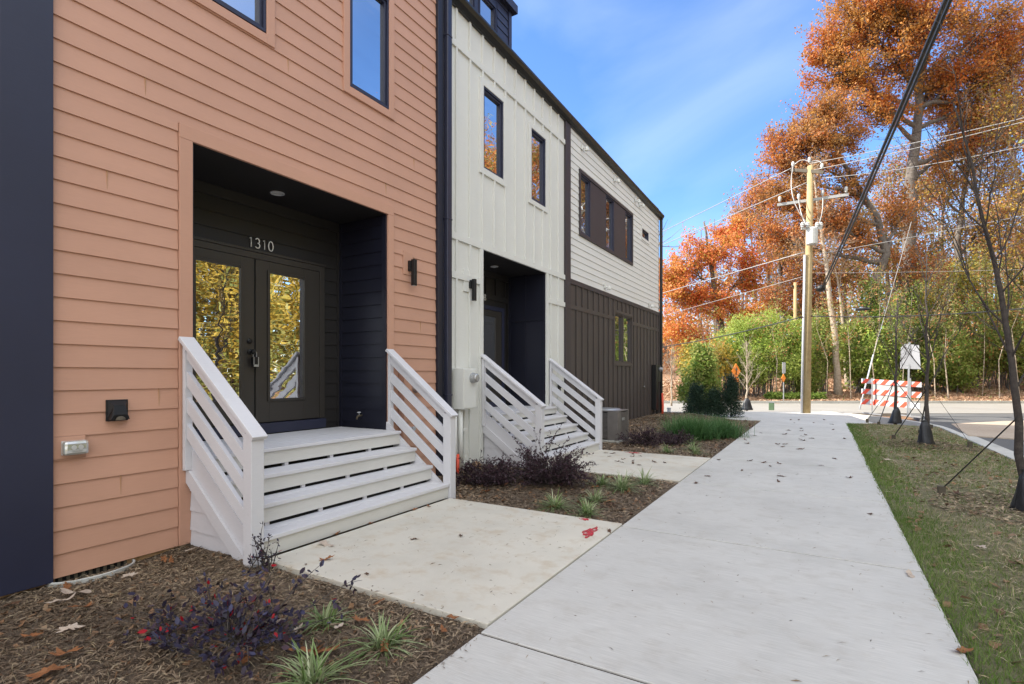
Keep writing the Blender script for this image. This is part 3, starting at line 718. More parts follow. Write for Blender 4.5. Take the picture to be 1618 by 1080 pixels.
mb.add([(X0, 1.855, 1.208), (X0, 1.99, 1.208), (X0, 1.99, 1.058), (X0, 1.855, 1.058), (X1-.02, 1.885, 1.17), (X1-.02, 1.96, 1.17), (X1, 1.968, 1.10), (X1, 1.877, 1.10), (X1-.01, 1.985, 1.062), (X1-.01, 1.86, 1.062)],
       [(0, 1, 5, 4), (4, 5, 6, 7), (0, 4, 7, 9, 3), (1, 2, 8, 6, 5), (7, 6, 8, 9)])
mb.build('hood', 'black', t)
MB().lathe((X1-.012, 1.922, 1.06), [(.034, 0), (.030, .016), (.018, .026), (.001, .03)], 16).build('flap', 'stake', t)
t = thing('outlet_cover', (XF+.03, 1.64, .88), 'clear bubble cover over an outdoor socket low on the orange siding', 'outlet')
MB().box(XF+.018, XF+.03, 1.58, 1.72, .83, .93).build('back_plate', 'plastic', t, bevel=.004)
mb = MB(); mb.box(XF+.03, XF+.085, 1.575, 1.725, .828, .932); mb.build('bubble', 'clear', t, bevel=.02)
mb = MB(); mb.lathe((XF+.086, 1.632, .885), [(.016, 0), (.016, .003), (.001, .003)], 14, 'x'); mb.lathe((XF+.086, 1.672, .885), [(.016, 0), (.016, .003), (.001, .003)], 14, 'x'); mb.build('socket', 'plastic', t)
def bib(x, y, z, label, s=(0, -1)):
    t = thing('hose_tap', (x, y, z), label, 'outdoor tap', 'outdoor taps on the walls')
    d = np.array([s[0], s[1], 0.]); c0 = np.array([x, y, z])
    MB().tube([c0, c0+d*.05, c0+d*.075+[0, 0, -.01], c0+d*.09+[0, 0, -.045]], [.012, .012, .013, .012], 8).build('spout', 'stake', t, smooth=True)
    MB().tube([c0+d*.045+[0, 0, .0], c0+d*.05+[0, 0, .035]], .006, 6).build('stem', 'steel', t)
    MB().lathe(c0+d*.05+[0, 0, .035], [(.022, 0), (.026, .005), (.022, .012), (.001, .014)], 14).build('handle', 'signwhite', t)
bib(-5.05, 4.80, .885, 'small tap with a white handle on the dark side wall of the near entry')
bib(XF+.02, 15.58, 1.02, 'small tap with a pale handle on the brown wall near its far corner', (1, 0))
t = thing('utility_box', (XF+.02, 5.1, 1.2), 'arched box painted orange on the siding behind the near railing', 'utility box')
pts = [(XF+.015, 5.02, .80)]+[(XF+.015, 5.085+.065*math.cos(R(180-k*18)), 1.40+.07*math.sin(R(180-k*18))) for k in range(11)]+[(XF+.015, 5.15, .80)]
MB().prism(pts, (.10, 0, 0)).build('box', 'orange', t, bevel=.006)
MB().box(XF+.02, XF+.09, 5.03, 5.14, .28, .80).build('conduit_cover', 'orange', t, bevel=.02)
MB().lathe((XF+.01, 5.34, 1.22), [(.055, 0), (.055, .03), (.045, .07), (.04, .10), (.001, .11)], 18, 'x').build('meter_dial', 'steel', t)
MB().lathe((XF+.01, 5.25, .70), [(.02, 0), (.02, .05), (.03, .055), (.03, .07), (.001, .072)], 14, 'x').build('tap', 'signwhite', t)
def meter(y0, y1, z0, z1, xd, mat, label, group=None):
    t = thing('electric_meter', (XF+.02, (y0+y1)/2, z0), label, 'electric meter', 'electric meters')
    MB().box(XF+.015, XF+xd, y0, y1, z0, z1).build('meter_box', mat, t, bevel=.006)
    MB().box(XF+xd, XF+xd+.006, y0+.012, y1-.012, z0+.015, z1-.02).build('cover', mat, t, bevel=.004)
    MB().lathe((XF+xd, y1-.11, z1-.14), [(.078, 0), (.078, .03), (.068, .035), (.064, .085), (.05, .10), (.001, .105)], 24, 'x').build('meter_dial', 'steel', t)
    return t
t = meter(6.165, 6.50, .90, 1.495, .20, 'cream', 'cream electric meter box beside the railing on the cream wall')
mb = MB(); mb.tube([(XF+.10, 6.235, .90), (XF+.10, 6.235, -.03)], .035, 12); mb.build('conduit', 'cream', t, smooth=True)
mb = MB(); mb.tube([(XF+.05, 6.40, .90), (XF+.05, 6.40, .05)], .014, 8); mb.box(XF+.02, XF+.07, 6.345, 6.455, .56, .60); mb.tube([(XF+.06, 6.42, .02), (XF+.06, 6.40, .16), (XF+.06, 6.43, .2)], .008, 6); mb.build('ground_wire', 'cream', t)
MB().tube([(XF+.13, 6.07, -.05), (XF+.13, 6.07, .86)], .022, 10).build('side_conduit', 'cream', t, smooth=True)
t = thing('conduit_stub', (XF+.25, 6.13, -.03), 'orange red conduit stub standing in the mulch beside the cream meter', 'conduit', 'red conduit stubs')
MB().tube([(XF+.20, 6.03, -.06), (XF+.19, 6.045, .1), (XF+.15, 6.10, .26)], .024, 12).build('pipe', 'redpipe', t, smooth=True)
t = meter(16.95, 17.25, 1.18, 1.72, .12, 'black', 'dark electric meter box at the far corner of the brown wall')
MB().box(XF+.02, XF+.16, 16.55, 16.80, .30, 1.72).build('switch_box', 'black', t, bevel=.01)
MB().tube([(XF+.08, 16.95, 1.2), (XF+.08, 16.95, .12)], .03, 8).build('conduit', 'black', t)
t = thing('conduit_stub', (XF+.25, 17.0, .05), 'orange red conduit stub at the far corner of the brown wall', 'conduit', 'red conduit stubs')
MB().tube([(XF+.25, 16.95, .10), (XF+.24, 17.05, .4), (XF+.18, 17.2, .80)], .035, 10).build('pipe', 'redpipe', t, smooth=True)
def flood(y, z, label, n=1):
    t = thing('flood_light', (XF+.02, y, z), label, 'outdoor light', 'small outdoor lights on the white siding')
    MB().box(XF+.02, XF+.04, y-.05, y+.05, z-.02, z+.10).build('base_plate', 'cream', t, bevel=.004)
    MB().tube([(XF+.04, y, z+.02), (XF+.10, y, z+.0)], .016, 8).build('arm', 'cream', t)
    MB().lathe((XF+.13, y, z-.055), [(.045, 0), (.045, .05), (.025, .09), (.001, .09)], 16).build('lamp_head', 'cream', t)
for y, z, l in ((10.95, 6.46, 'small cream light under the eave above the left band window'), (13.09, 6.42, 'small cream light under the eave above the middle of the band window'),
                (14.84, 6.40, 'left of two small cream lights close together under the far eave'), (15.26, 6.39, 'right of two small cream lights close together under the far eave'),
                (12.38, 3.56, 'small cream light on the white siding just above the brown trim'), (16.24, 3.54, 'small cream light at the far end just above the brown trim')): flood(y, z, l)
bx = thing('socket_box', (XF+.03, 9.75, 1.25), 'small black socket box on the cream wall behind the far railing', 'outlet')
MB().box(XF+.02, XF+.09, 9.68, 9.79, 1.14, 1.28).build('cover', 'black', bx, bevel=.008)
MB().box(XF+.02, XF+.05, 9.69, 9.78, 1.04, 1.139).build('back_plate', 'black', bx, bevel=.004)

# foundation vent and its well
t = thing('foundation_vent', (XF, 1.75, -.05), 'dark slatted vent with a curved pale well at the foot of the orange wall', 'vent')
MB().box(XF-.05, XF-.012, 1.56, 2.0, -.2, -.034).build('opening', 'void', t)
mb = MB()
for k in range(10): mb.box(XF-.013, XF-.004, 1.575+k*.045, 1.595+k*.045, -.2, -.034)
mb.build('slat', 'stake', t)
pts = [(XF-.0+.155*math.sin(R(a)), 1.775-.265*math.cos(R(a)), 0) for a in range(0, 181, 10)]
mb = MB()
for k in range(len(pts)-1):
    a, b = pts[k], pts[k+1]; mb.bar((a[0], a[1], -.115), (b[0], b[1], -.115), .012, .13)
mb.tube([(p[0], p[1], -.05) for p in pts], .008, 6); mb.build('well_ring', 'plastic', t)
t = thing('foundation_vent', (XF, 6.25, -.05), 'curved rusty vent well ring in the mulch below the cream meter box', 'vent')
pts = [(XF+.24*math.sin(R(a)), 6.35-.3*math.cos(R(a)), 0) for a in range(0, 181, 10)]
mb = MB()
for k in range(len(pts)-1):
    a, b = pts[k], pts[k+1]; mb.bar((a[0], a[1], -.08), (b[0], b[1], -.08), .012, .15)
mb.build('well_ring', 'found', t)
MB().lathe((XF+.12, 6.62, .01), [(.02, -.06), (.07, -.03), (.08, .02), (.05, .06), (.001, .075)], 12).build('stone', 'found', t)

# air conditioner
ac = thing('air_conditioner', (-3.95, 10.85, .03), 'taupe louvred air conditioning unit on the mulch behind the far stoop', 'air conditioner')
x0, x1, y0, y1, z0, z1 = -4.33, -3.63, 10.45, 11.15, .04, .66
MB().box(x0-.04, x1+.04, y0-.04, y1+.04, -.06, z0).build('pad', 'kerb', ac, bevel=.01)
MB().box(x0+.03, x1-.03, y0+.03, y1-.03, z0, z1-.02).build('coil', 'black', ac, bevel=.03)
mb = MB(); z = z0+.03
while z < z1-.05:
    mb.box(x0, x1, y0, y1, z, z+.016); z += .026
for p, q in ((x0, y0), (x0, y1), (x1, y0), (x1, y1)): mb.box(p-.004 if p == x0 else p-.04, p+.04 if p == x0 else p+.004, q-.004 if q == y0 else q-.04, q+.04 if q == y0 else q+.004, z0, z1-.03)
mb.box(x1-.22, x1+.006, y0-.006, y0+.2, z0, z1-.03)
mb.build('louvred_case', 'acmetal', ac, bevel=.004)
mb = MB(); mb.box(x0-.01, x1+.01, y0-.01, y1+.01, z1-.03, z1-.005); mb.build('top_panel', 'acmetal', ac, bevel=.01)
mb = MB(); mb.lathe(((x0+x1)/2, (y0+y1)/2, z1-.006), [(.30, 0), (.26, .028), (.10, .04), (.001, .04)], 26); mb.build('fan_guard', 'steel', ac)
mb = MB(); mb.box(x1+.007, x1+.01, y0+.25, y0+.42, z1-.22, z1-.16); mb.build('name_plate', 'steel', ac)

# ------------------------------------------------------------------ vegetation helpers
def leaves(centres, n, sig, size, rg, flatten=1., asp=.6, up=.0):
    """n diamond leaves scattered round random centres -> verts, faces"""
    c = centres[rg.integers(0, len(centres), n)]+rg.normal(size=(n, 3))*np.array([sig, sig, sig*flatten])
    d = rg.normal(size=(n, 3)); d[:, 2] += up; d /= np.linalg.norm(d, axis=1)[:, None]
    e = rg.normal(size=(n, 3)); s = np.cross(d, e); s /= np.linalg.norm(s, axis=1)[:, None]
    L = (size*rg.uniform(.6, 1.3, n))[:, None]; W = L*asp
    v = np.stack([c-d*L/2, c+s*W/2, c+d*L/2, c-s*W/2], 1).reshape(-1, 3)
    return v, np.arange(n*4).reshape(-1, 4)
def foliage(name, parent, centres, n, sig, size, mat, rg, **k):
    v, f = leaves(np.asarray(centres), n, sig, size, rg, **k)
    return link(name, arr_mesh(name, v-ORG[parent], f), mat, parent)
def bez(a, b, c, n):
    t = np.linspace(0, 1, n)[:, None]; return (1-t)**2*a+2*t*(1-t)*b+t*t*c
def tree(name, base, spine, r0, lobes, bark, leafm, nleaf, lsize, label, cat, group=None, sub=11, twigs=5, sig=.42, seed=1, bare=False):
    """spine: trunk points; lobes: (centre, radius xyz) clumps of the crown, each carried by its own limb"""
    rg = np.random.default_rng(seed); root = thing(name, base, label, cat, group)
    spine = [np.array(base, float)-[0, 0, .3]]+[np.array(p, float) for p in spine]
    sp = np.array(spine); m = len(sp)
    fine = []
    for i in range(m-1):
        for t in np.linspace(0, 1, 5)[:-1]: fine.append(sp[i]*(1-t)+sp[i+1]*t+rg.normal(size=3)*r0*.10*[1, 1, 0])
    fine.append(sp[-1]); fine = np.array(fine)
    rad = np.linspace(1, .22, len(fine))**1.1*r0; rad[0] *= 1.35; rad[1] *= 1.1
    MB().tube(fine, rad, 12).build('trunk', bark, root, smooth=True)
    mb = MB(); cen = []
    for c, r in lobes:
        c = np.array(c, float); r = np.array(r if hasattr(r, '__len__') else (r, r, r*.85), float)
        z0 = c[2]-1.1*max(r[2], np.linalg.norm((c-sp[-1])[:2])*.5)
        k = int(np.clip(np.argmin(np.abs(fine[:, 2]-z0)+.15*np.linalg.norm(fine-c, axis=1)), 2, len(fine)-2)); a = fine[k]
        mid = (a+c)/2+np.array([0, 0, -.12*np.linalg.norm(c-a)])+rg.normal(size=3)*.06*np.linalg.norm(c-a)
        L = bez(a, mid, c, 9); L[1:-1] += rg.normal(size=(7, 3))*.02*np.linalg.norm(c-a)
        rl = np.linspace(min(rad[k]*.62, r0*.42), r0*.10, 9); mb.tube(L, rl, 7, False)
        for j in range(sub):
            u = rg.normal(size=3); u /= np.linalg.norm(u); q = c+u*r*rg.uniform(.45, 1.)**.6
            i0 = rg.integers(4, 9); s = L[i0]; bmid = (s+q)/2+rg.normal(size=3)*.10*np.linalg.norm(q-s)+[0, 0, .06*np.linalg.norm(q-s)]
            Bz = bez(s, bmid, q, 6); mb.tube(Bz, np.linspace(r0*.095, r0*.024, 6), 4, False)
            for w_ in range(twigs):
                s2 = Bz[rg.integers(1, 6)]; ln = np.mean(r)*rg.uniform(.22, .55)
                dd = rg.normal(size=3)+(q-s)/np.linalg.norm(q-s)+[0, 0, .35]; dd /= np.linalg.norm(dd)
                e = s2+dd*ln; T = bez(s2, (s2+e)/2+rg.normal(size=3)*ln*.12, e, 4)
                mb.tube(T, np.linspace(r0*.028, r0*.010, 4), 3, False)
                if bare:
                    for _ in range(3):
                        d3 = dd+rg.normal(size=3)*.6; d3 /= np.linalg.norm(d3); p3 = T[rg.integers(1, 4)]
                        mb.tube([p3, p3+d3*ln*.3+rg.normal(size=3)*ln*.04, p3+d3*ln*.55], [r0*.012, r0*.009, r0*.005], 3, False)
                cen += list(T[1:])
            cen += list(Bz[3:])
    mb.build('branches', bark, root, smooth=True)
    if nleaf:
        if isinstance(leafm, str): leafm = [(leafm, 1.)]
        for lm, fr in leafm: foliage('foliage', root, np.array(cen), int(nleaf*fr), sig, lsize, lm, rg)
    return root
def P(u, v, d): return at(u, v, d)
def lobesat(lst): return [(at(u, v, d), np.array([rx, rx, ry])*d/F) for u, v, d, rx, ry in lst]
def ground_at(u, d): 
    p = at(u, V0, d); return np.array([p[0], p[1], float(gz(p[0], p[1]))])

# ------------------------------------------------------------------ big trees beyond the cross street
tree('oak_tree', ground_at(1418, 36), [P(1428, 500, 36), P(1436, 400, 36), P(1442, 290, 36), P(1452, 170, 36), P(1462, 60, 36), P(1470, -60, 36)], .56,
     [(c_, r_*1.18) for c_, r_ in lobesat([(1335,35,36,48,42),(1325,115,35.5,42,36),(1400,-30,36,90,70),(1400,85,35,60,45),(1480,20,34,70,55),(1560,40,35,60,55),(1600,110,35,45,45),(1545,115,35,50,40),(1560,-70,37,100,70),(1475,130,37,55,40),(1530,170,36,45,30),(1610,170,36,40,34),(1440,30,34.5,50,40),(1380,0,34.5,46,36),(1300,70,36,30,30),(1350,-80,37,70,60),(1640,40,36,60,70),(1380,170,36,45,35),(1500,230,37,50,45)])],
     'bark', [('oakleaf', .85), ('rustleaf', .15)], 105000, .165, 'tallest oak with orange leaves and a thick grey trunk beyond the cross street', 'tree', 'tall trees beyond the cross street', sub=22, twigs=7, sig=.19, seed=3)
tree('oak_tree', ground_at(1362, 33), [P(1368, 520, 33), P(1378, 460, 33), P(1402, 400, 33), P(1385, 340, 33), P(1340, 270, 33), P(1310, 215, 33)], .40,
     lobesat([(1290,185,33,42,32),(1330,215,33,40,30),(1245,225,33,40,32),(1225,260,33,34,26),(1275,215,32,36,28),(1320,170,33,40,28),(1290,255,33,40,30),(1345,290,33,40,34),(1215,305,33,30,26),(1255,320,33,42,30),(1450,420,33,40,34),(1300,340,32,42,32),(1350,370,33,36,32),(1220,370,33,34,28),(1430,330,34,50,40)]),
     'bark', [('oakleaf', .55), ('rustleaf', .45)], 44000, .155, 'forked oak with an ivy-clad leaning trunk and orange brown leaves, left of the tallest oak', 'tree', 'tall trees beyond the cross street', sub=16, twigs=7, sig=.18, seed=5, bare=True)
tree('maple_tree', ground_at(1150, 40), [P(1140, 520, 40), P(1125, 430, 40), P(1112, 350, 40)], .33,
     lobesat([(1085,410,40,38,34),(1135,395,40,40,34),(1180,430,40,40,36),(1075,470,39,36,34),(1130,470,39,44,36),(1175,500,39,40,30),(1060,525,38,34,30),(1110,535,38,36,28),(1160,365,42,30,26),(1052,440,39,26,30)]),
     'bark', [('redleaf', .85), ('goldleaf', .15)], 46000, .165, 'bright red orange tree with a broken leaning trunk beside the far end of the houses', 'tree', 'tall trees beyond the cross street', sub=15, twigs=6, sig=.2, seed=8)
tree('beech_tree', ground_at(1235, 44), [P(1238, 500, 44), P(1232, 420, 44), P(1226, 340, 44)], .30,
     lobesat([(1240,400,44,40,36),(1200,370,44,34,32),(1270,440,43,40,34),(1225,460,42,44,34),(1195,310,45,28,30),(1290,480,43,36,26),(1180,340,46,34,30)]),
     'bark', [('rustleaf', .7), ('redleaf', .3)], 20000, .165, 'rust brown tree behind the utility pole, half bare', 'tree', 'tall trees beyond the cross street', sub=16, twigs=7, sig=.3, seed=9, bare=True)
tree('bare_tree', ground_at(1325, 31), [P(1320, 540, 31), P(1312, 470, 31), P(1303, 400, 31), P(1292, 330, 31), P(1285, 270, 31)], .20,
     lobesat([(1290,330,31,36,36),(1320,380,31,36,30),(1265,390,31,34,30),(1280,260,31,30,30)]),
     'palebark', 'rustleaf', 1500, .16, 'slender pale-trunked tree with bare twigs just right of the utility pole', 'tree', 'tall trees beyond the cross street', sub=12, twigs=7, seed=11, bare=True)
tree('bare_tree', ground_at(1340, 33.5), [P(1334, 540, 33.5), P(1328, 470, 33.5), P(1318, 410, 33.5)], .15,
     lobesat([(1330,420,33.5,30,30),(1310,360,33.5,30,30)]),
     'palebark', 'rustleaf', 700, .16, 'thin second pale trunk close to the slender tree, right of it', 'tree', 'tall trees beyond the cross street', sub=10, twigs=6, seed=12, bare=True)
tree('bare_tree', ground_at(1535, 38), [P(1520, 480, 38), P(1512, 380, 38), P(1525, 290, 38), P(1535, 200, 38)], .34,
     lobesat([(1520,250,38,55,48),(1580,290,38,50,45),(1560,190,38,50,42),(1480,300,38,42,36),(1600,210,37,45,42),(1600,370,37,45,42),(1540,370,38,42,36)]),
     'bark', [('goldleaf', .35), ('rustleaf', .65)], 15000, .16, 'grey tangle of bare branches with a few yellow leaves right of the tallest oak', 'tree', 'tall trees beyond the cross street', sub=17, twigs=8, seed=13, bare=True)
tree('bare_tree', ground_at(1640, 34), [P(1630, 450, 34), P(1615, 330, 34), P(1600, 240, 34)], .26,
     lobesat([(1590,200,34,46,42),(1620,290,34,46,42),(1570,330,34,38,34),(1610,400,34,40,34),(1575,160,34,40,34)]),
     'palebark', [('goldleaf', .45), ('rustleaf', .55)], 9000, .16, 'pale bare tree at the right edge of the view with sparse yellow leaves', 'tree', 'tall trees beyond the cross street', sub=16, twigs=8, seed=14, bare=True)

tree('twiggy_tree', ground_at(1400, 41), [P(1405, 480, 41), P(1398, 380, 41), P(1405, 280, 41)], .22,
     lobesat([(1390,400,41,46,40),(1440,350,41,44,40),(1370,330,41,44,40),(1420,270,41,44,36),(1350,430,41,40,34),(1465,430,41,40,36)]),
     'palebark', [('rustleaf', .7), ('oliveleaf', .3)], 14000, .16, 'tan twiggy tree filling the gap behind the forked oak', 'tree', 'tall trees beyond the cross street', sub=15, twigs=8, seed=17, bare=True, sig=.3)
tree('twiggy_tree', ground_at(1490, 42), [P(1492, 480, 42), P(1488, 380, 42), P(1495, 250, 42)], .24,
     lobesat([(1470,400,42,46,40),(1530,350,42,46,40),(1500,290,42,46,40),(1550,240,42,44,36),(1570,420,42,46,40),(1440,300,42,40,34),(1610,320,42,44,40)]),
     'palebark', [('rustleaf', .6), ('oliveleaf', .4)], 12000, .17, 'tan twiggy tree at the back right of the tallest oak', 'tree', 'tall trees beyond the cross street', sub=17, twigs=8, seed=19, bare=True, sig=.3)
tree('twiggy_tree', ground_at(1275, 42), [P(1272, 480, 42), P(1270, 400, 42), P(1275, 320, 42)], .20,
     lobesat([(1270,400,42,42,38),(1300,350,42,40,36),(1240,340,42,40,36),(1310,440,42,38,34),(1265,290,42,36,30)]),
     'palebark', [('rustleaf', .75), ('goldleaf', .25)], 14000, .16, 'tan twiggy tree directly behind the utility pole', 'tree', 'tall trees beyond the cross street', sub=15, twigs=8, seed=18, bare=True, sig=.3)

def bush(name, base, lobes, n, size, mat, label, cat, group=None, sig=.35, seed=1, stems=10, stemmat='bark', srad=.03, asp=.45):
    rg = np.random.default_rng(seed); root = thing(name, base, label, cat, group); cen = []; mb = MB(); base = np.array(base, float)
    for c, r in lobes:
        c = np.array(c); 
        for _ in range(stems):
            u = rg.normal(size=3); u /= np.linalg.norm(u); q = c+u*r*rg.uniform(.4, 1)
            q[2] = max(q[2], base[2]+.05)
            s = np.array([c[0]+rg.normal()*.25*r[0], c[1]+rg.normal()*.25*r[1], base[2]-.05])
            Bz = bez(s, (s+q)/2+np.array([0, 0, .25*abs(q[2]-s[2])]), q, 6); mb.tube(Bz, np.linspace(srad, srad*.3, 6), 4, False)
            cen += list(Bz[3:])
        k = 16; u = rg.normal(size=(k, 3)); u /= np.linalg.norm(u, axis=1)[:, None]; pts = c+u*r*(rg.uniform(.3, 1, k)**.5)[:, None]
        pts[:, 2] = np.maximum(pts[:, 2], base[2]+.05); cen += list(pts)
    mb.build('stems', stemmat, root)
    if isinstance(mat, str): mat = [(mat, 1.)]
    for m_, fr in mat: foliage('foliage', root, np.array(cen), int(n*fr), sig, size, m_, rg, asp=asp)
    return root
def bushat(name, u, d, lst, n, size, mat, label, cat, **k): return bush(name, ground_at(u, d), lobesat(lst), n, size, mat, label, cat, **k)
G1 = 'green thickets beyond the cross street'
bushat('bamboo_clump', 1200, 31, [(1150,540,31,22,18),(1175,515,31,24,18),(1208,508,31.4,26,18),(1240,525,31,24,18),(1262,548,31,20,18),(1170,560,30.6,26,18),(1210,550,30.4,26,18),(1245,575,30.5,26,18),(1190,585,30.4,28,16)], 34000, .17, [('bamboo', .7), ('greenleaf', .3)], 'bright yellow green bamboo clump left of the utility pole', 'bamboo', group=G1, seed=21, asp=.28, sig=.23)
bushat('bamboo_clump', 1300, 31.5, [(1295,560,31.5,26,34),(1300,520,32,22,28),(1275,600,31,20,16)], 12000, .20, [('greenleaf', .5), ('oliveleaf', .5)], 'darker green bamboo just right of the utility pole', 'bamboo', group=G1, seed=22, asp=.28, sig=.23)
bushat('leafy_thicket', 1375, 31.5, [(1365,570,31.5,32,28),(1395,540,32,30,30),(1350,535,33,26,26),(1385,600,31.5,28,14)], 15000, .20, [('greenleaf', .45), ('bamboo', .3), ('oliveleaf', .25)], 'leafy green thicket behind the striped barricade', 'shrub', group=G1, seed=23, sig=.25)
bushat('leafy_thicket', 1470, 32, [(1455,570,32,36,26),(1490,545,32,36,30),(1450,520,33,36,28),(1500,590,32,36,18)], 16000, .20, [('greenleaf', .6), ('oliveleaf', .4)], 'dark green thicket behind the plain sign', 'shrub', group=G1, seed=24, sig=.25)
bushat('vine_thicket', 1560, 33, [(1545,560,33,40,30),(1590,540,33,36,34),(1530,500,34,40,30),(1585,480,34,40,34),(1620,560,32,40,34)], 20000, .20, [('oliveleaf', .55), ('greenleaf', .35), ('rustleaf', .1)], 'olive vine-covered thicket at the right edge, lower growth', 'shrub', group=G1, seed=25, sig=.26)
bushat('vine_thicket', 1500, 37, [(1480,450,37,36,32),(1530,430,37,36,34),(1590,430,37,40,38),(1440,480,37,30,26),(1620,400,37,36,34)], 15000, .21, [('oliveleaf', .7), ('goldleaf', .3)], 'taller olive vine tangle climbing below the bare branches', 'shrub', group=G1, seed=26, sig=.27)
bushat('leafy_thicket', 1120, 31, [(1105,585,29,26,20),(1130,560,30,26,24),(1090,560,31,20,20)], 9000, .19, [('oliveleaf', .5), ('goldleaf', .5)], 'yellow green thicket below the bright red orange tree', 'shrub', group=G1, seed=27, sig=.24)
for k, (u, d, hv) in enumerate([(1305, 29.6, 470), (1345, 29.3, 455), (1385, 29.8, 430), (1425, 29.2, 450), (1478, 30.1, 420), (1500, 29.3, 470), (1552, 30.6, 400), (1580, 29.4, 430), (1612, 29.5, 410), (1225, 29.5, 480), (1120, 28.9, 500)]):
    tree('bare_sapling', ground_at(u, d), [at(u+3-5*(k % 3), 570, d), at(u-14+9*(k % 4), 520, d+.3), at(u-16+11*(k % 5), hv+20*(k % 3), d)], .022+.007*(k % 3), lobesat([(u-12, hv+25, d, 20, 26), (u+14, hv+45, d, 20, 26), (u+2, hv, d, 16, 24), (u-4, hv+75, d, 22, 22)]), 'palebark', [('oliveleaf', .5), ('rustleaf', .5)], 500, .11,
         'thin tan bare sapling in front of the green thickets', 'sapling', 'bare saplings in front of the thickets', sub=8, twigs=6, seed=200+k, bare=True, sig=.2)
# ivy on the forked trunk
rg = np.random.default_rng(31)
iv = thing('ivy', ground_at(1362, 32.6), 'green ivy wrapped round the leaning forked trunk', 'ivy')
t_ = rg.uniform(0, 1, 260)[:, None]; foliage('ivy_leaves', iv, at(1364, 600, 32.8)*(1-t_)+at(1380, 450, 32.8)*t_+rg.normal(size=(260, 3))*.12, 5200, .28, .15, 'greenleaf', rg, asp=.8)
iv = thing('ivy', ground_at(1418, 35.6), 'green ivy round the base of the tallest oak trunk', 'ivy')
t_ = rg.uniform(0, 1, 260)[:, None]; foliage('ivy_leaves', iv, at(1420, 600, 35.6)*(1-t_)+at(1436, 440, 35.6)*t_+rg.normal(size=(260, 3))*.2, 5200, .34, .16, 'greenleaf', rg, asp=.8)
# far wood: reads as one mass
rg = np.random.default_rng(41)
def farwood(name, mat, n, dlo, dhi, u0, u1, zhi, size, label, seed):
    rg = np.random.default_rng(seed)
    k = 420; d = rg.uniform(dlo, dhi, k); u = rg.uniform(u0, u1, k)
    p = np.array([at(a, V0, b) for a, b in zip(u, d)]); g = gz(p[:, 0], p[:, 1])
    hh = zhi*(.75+.25*np.sin(u*.021+d*.3)+.12*np.sin(u*.083))*np.clip((u-980)/260, .35, 1); p[:, 2] = g+rg.uniform(.0, 1, k)**.8*hh
    v, f = leaves(p, n, 1.1, size, rg)
    return tag(link(name, arr_mesh(name, v, f), mat), label, 'woodland', kind='stuff')
farwood('far_wood', 'rustleaf', 46000, 48, 75, 960, 1760, 17.5, .34, 'rust brown far-off wood behind the tall trees', 42)
farwood('far_wood_green', 'oliveleaf', 22000, 42, 62, 1180, 1760, 6.5, .40, 'olive green far-off undergrowth behind the thickets', 43)
mb = MB()
for k in range(90):
    u = rg.uniform(1040, 1700); d = rg.uniform(46, 70); g = ground_at(u, d); h = rg.uniform(9, 19)
    mb.tube([g-[0, 0, .3], g+[rg.normal()*.3, rg.normal()*.3, h*.5], g+[rg.normal()*.8, rg.normal()*.8, h]], [.16, .11, .03], 5, False)
    for _ in range(7):
        z = rg.uniform(.4, .95)*h; a = g+[0, 0, z]; dd = rg.normal(size=3); dd[2] = abs(dd[2])*.8; mb.tube([a, a+dd*1.1, a+dd*2.1+[0, 0, .3]], [.05, .03, .01], 3, False)
tag(mb.build('far_trunks', 'bark'), 'distant bare trunks standing in the far wood', 'woodland', kind='stuff')

# woods across the side street, seen in the window glass
for k, (x, y, h, r, lm) in enumerate([(15, -3, 10, 3.0, 'goldleaf'), (17, 3, 12, 3.2, 'greenleaf'), (14.5, 7, 9, 2.8, 'oliveleaf'), (17, 11, 12, 3.2, 'goldleaf'), (14.5, 15, 9, 2.8, 'goldleaf'),
        (18, 18, 12, 3.3, 'goldleaf'), (15, 22, 11, 3.0, 'goldleaf'), (18, 27, 14, 3.4, 'goldleaf'), (15.5, 32, 19, 3.8, 'oakleaf'), (19, 40, 25, 4.8, 'oakleaf'), (17, 48, 26, 5.5, 'oakleaf'), (21, 60, 28, 5.8, 'redleaf')]):
    b = np.array([x, y, float(gz(x, y))]); rg = np.random.default_rng(60+k)
    lob = [(b+[rg.normal()*r*.5, rg.normal()*r*.6, h*q], np.array([r*.62, r*.72, r*.6])) for q in (.28, .42, .56, .7, .84, .95)]
    tree('autumn_tree', b, [b+[0, 0, h*.35], b+[.2, .1, h*.7], b+[.3, 0, h*.95]], .2+h*.008, lob, 'palebark', [(lm, .7), ('oliveleaf', .3)], (9000 if h < 22 else 20000), .27,
         'autumn tree across the side street, seen only mirrored in the windows', 'tree', 'trees mirrored in the windows', sub=8, twigs=3, sig=.55, seed=60+k)
rg = np.random.default_rng(77)
k = 500; p = np.stack([rg.uniform(12.5, 22, k), rg.uniform(-12, 40, k), np.zeros(k)], -1); p[:, 2] = gz(p[:, 0], p[:, 1])+rg.uniform(0, 2.6, k)
v, f = leaves(p, 22000, .7, .30, rg)
tag(link('roadside_undergrowth', arr_mesh('roadside_undergrowth', v, f), 'oliveleaf'), 'olive undergrowth across the side street, mirrored in the door glass', 'undergrowth', kind='stuff')
tag(link('far_wood_gold', arr_mesh('far_wood_gold', *leaves(np.stack([rg.uniform(22, 34, 500), rg.uniform(-20, 50, 500), rg.uniform(0, 13, 500)], -1), 20000, 1.1, .5, rg)), 'goldleaf'), 'golden wood far across the side street', 'woodland', kind='stuff')

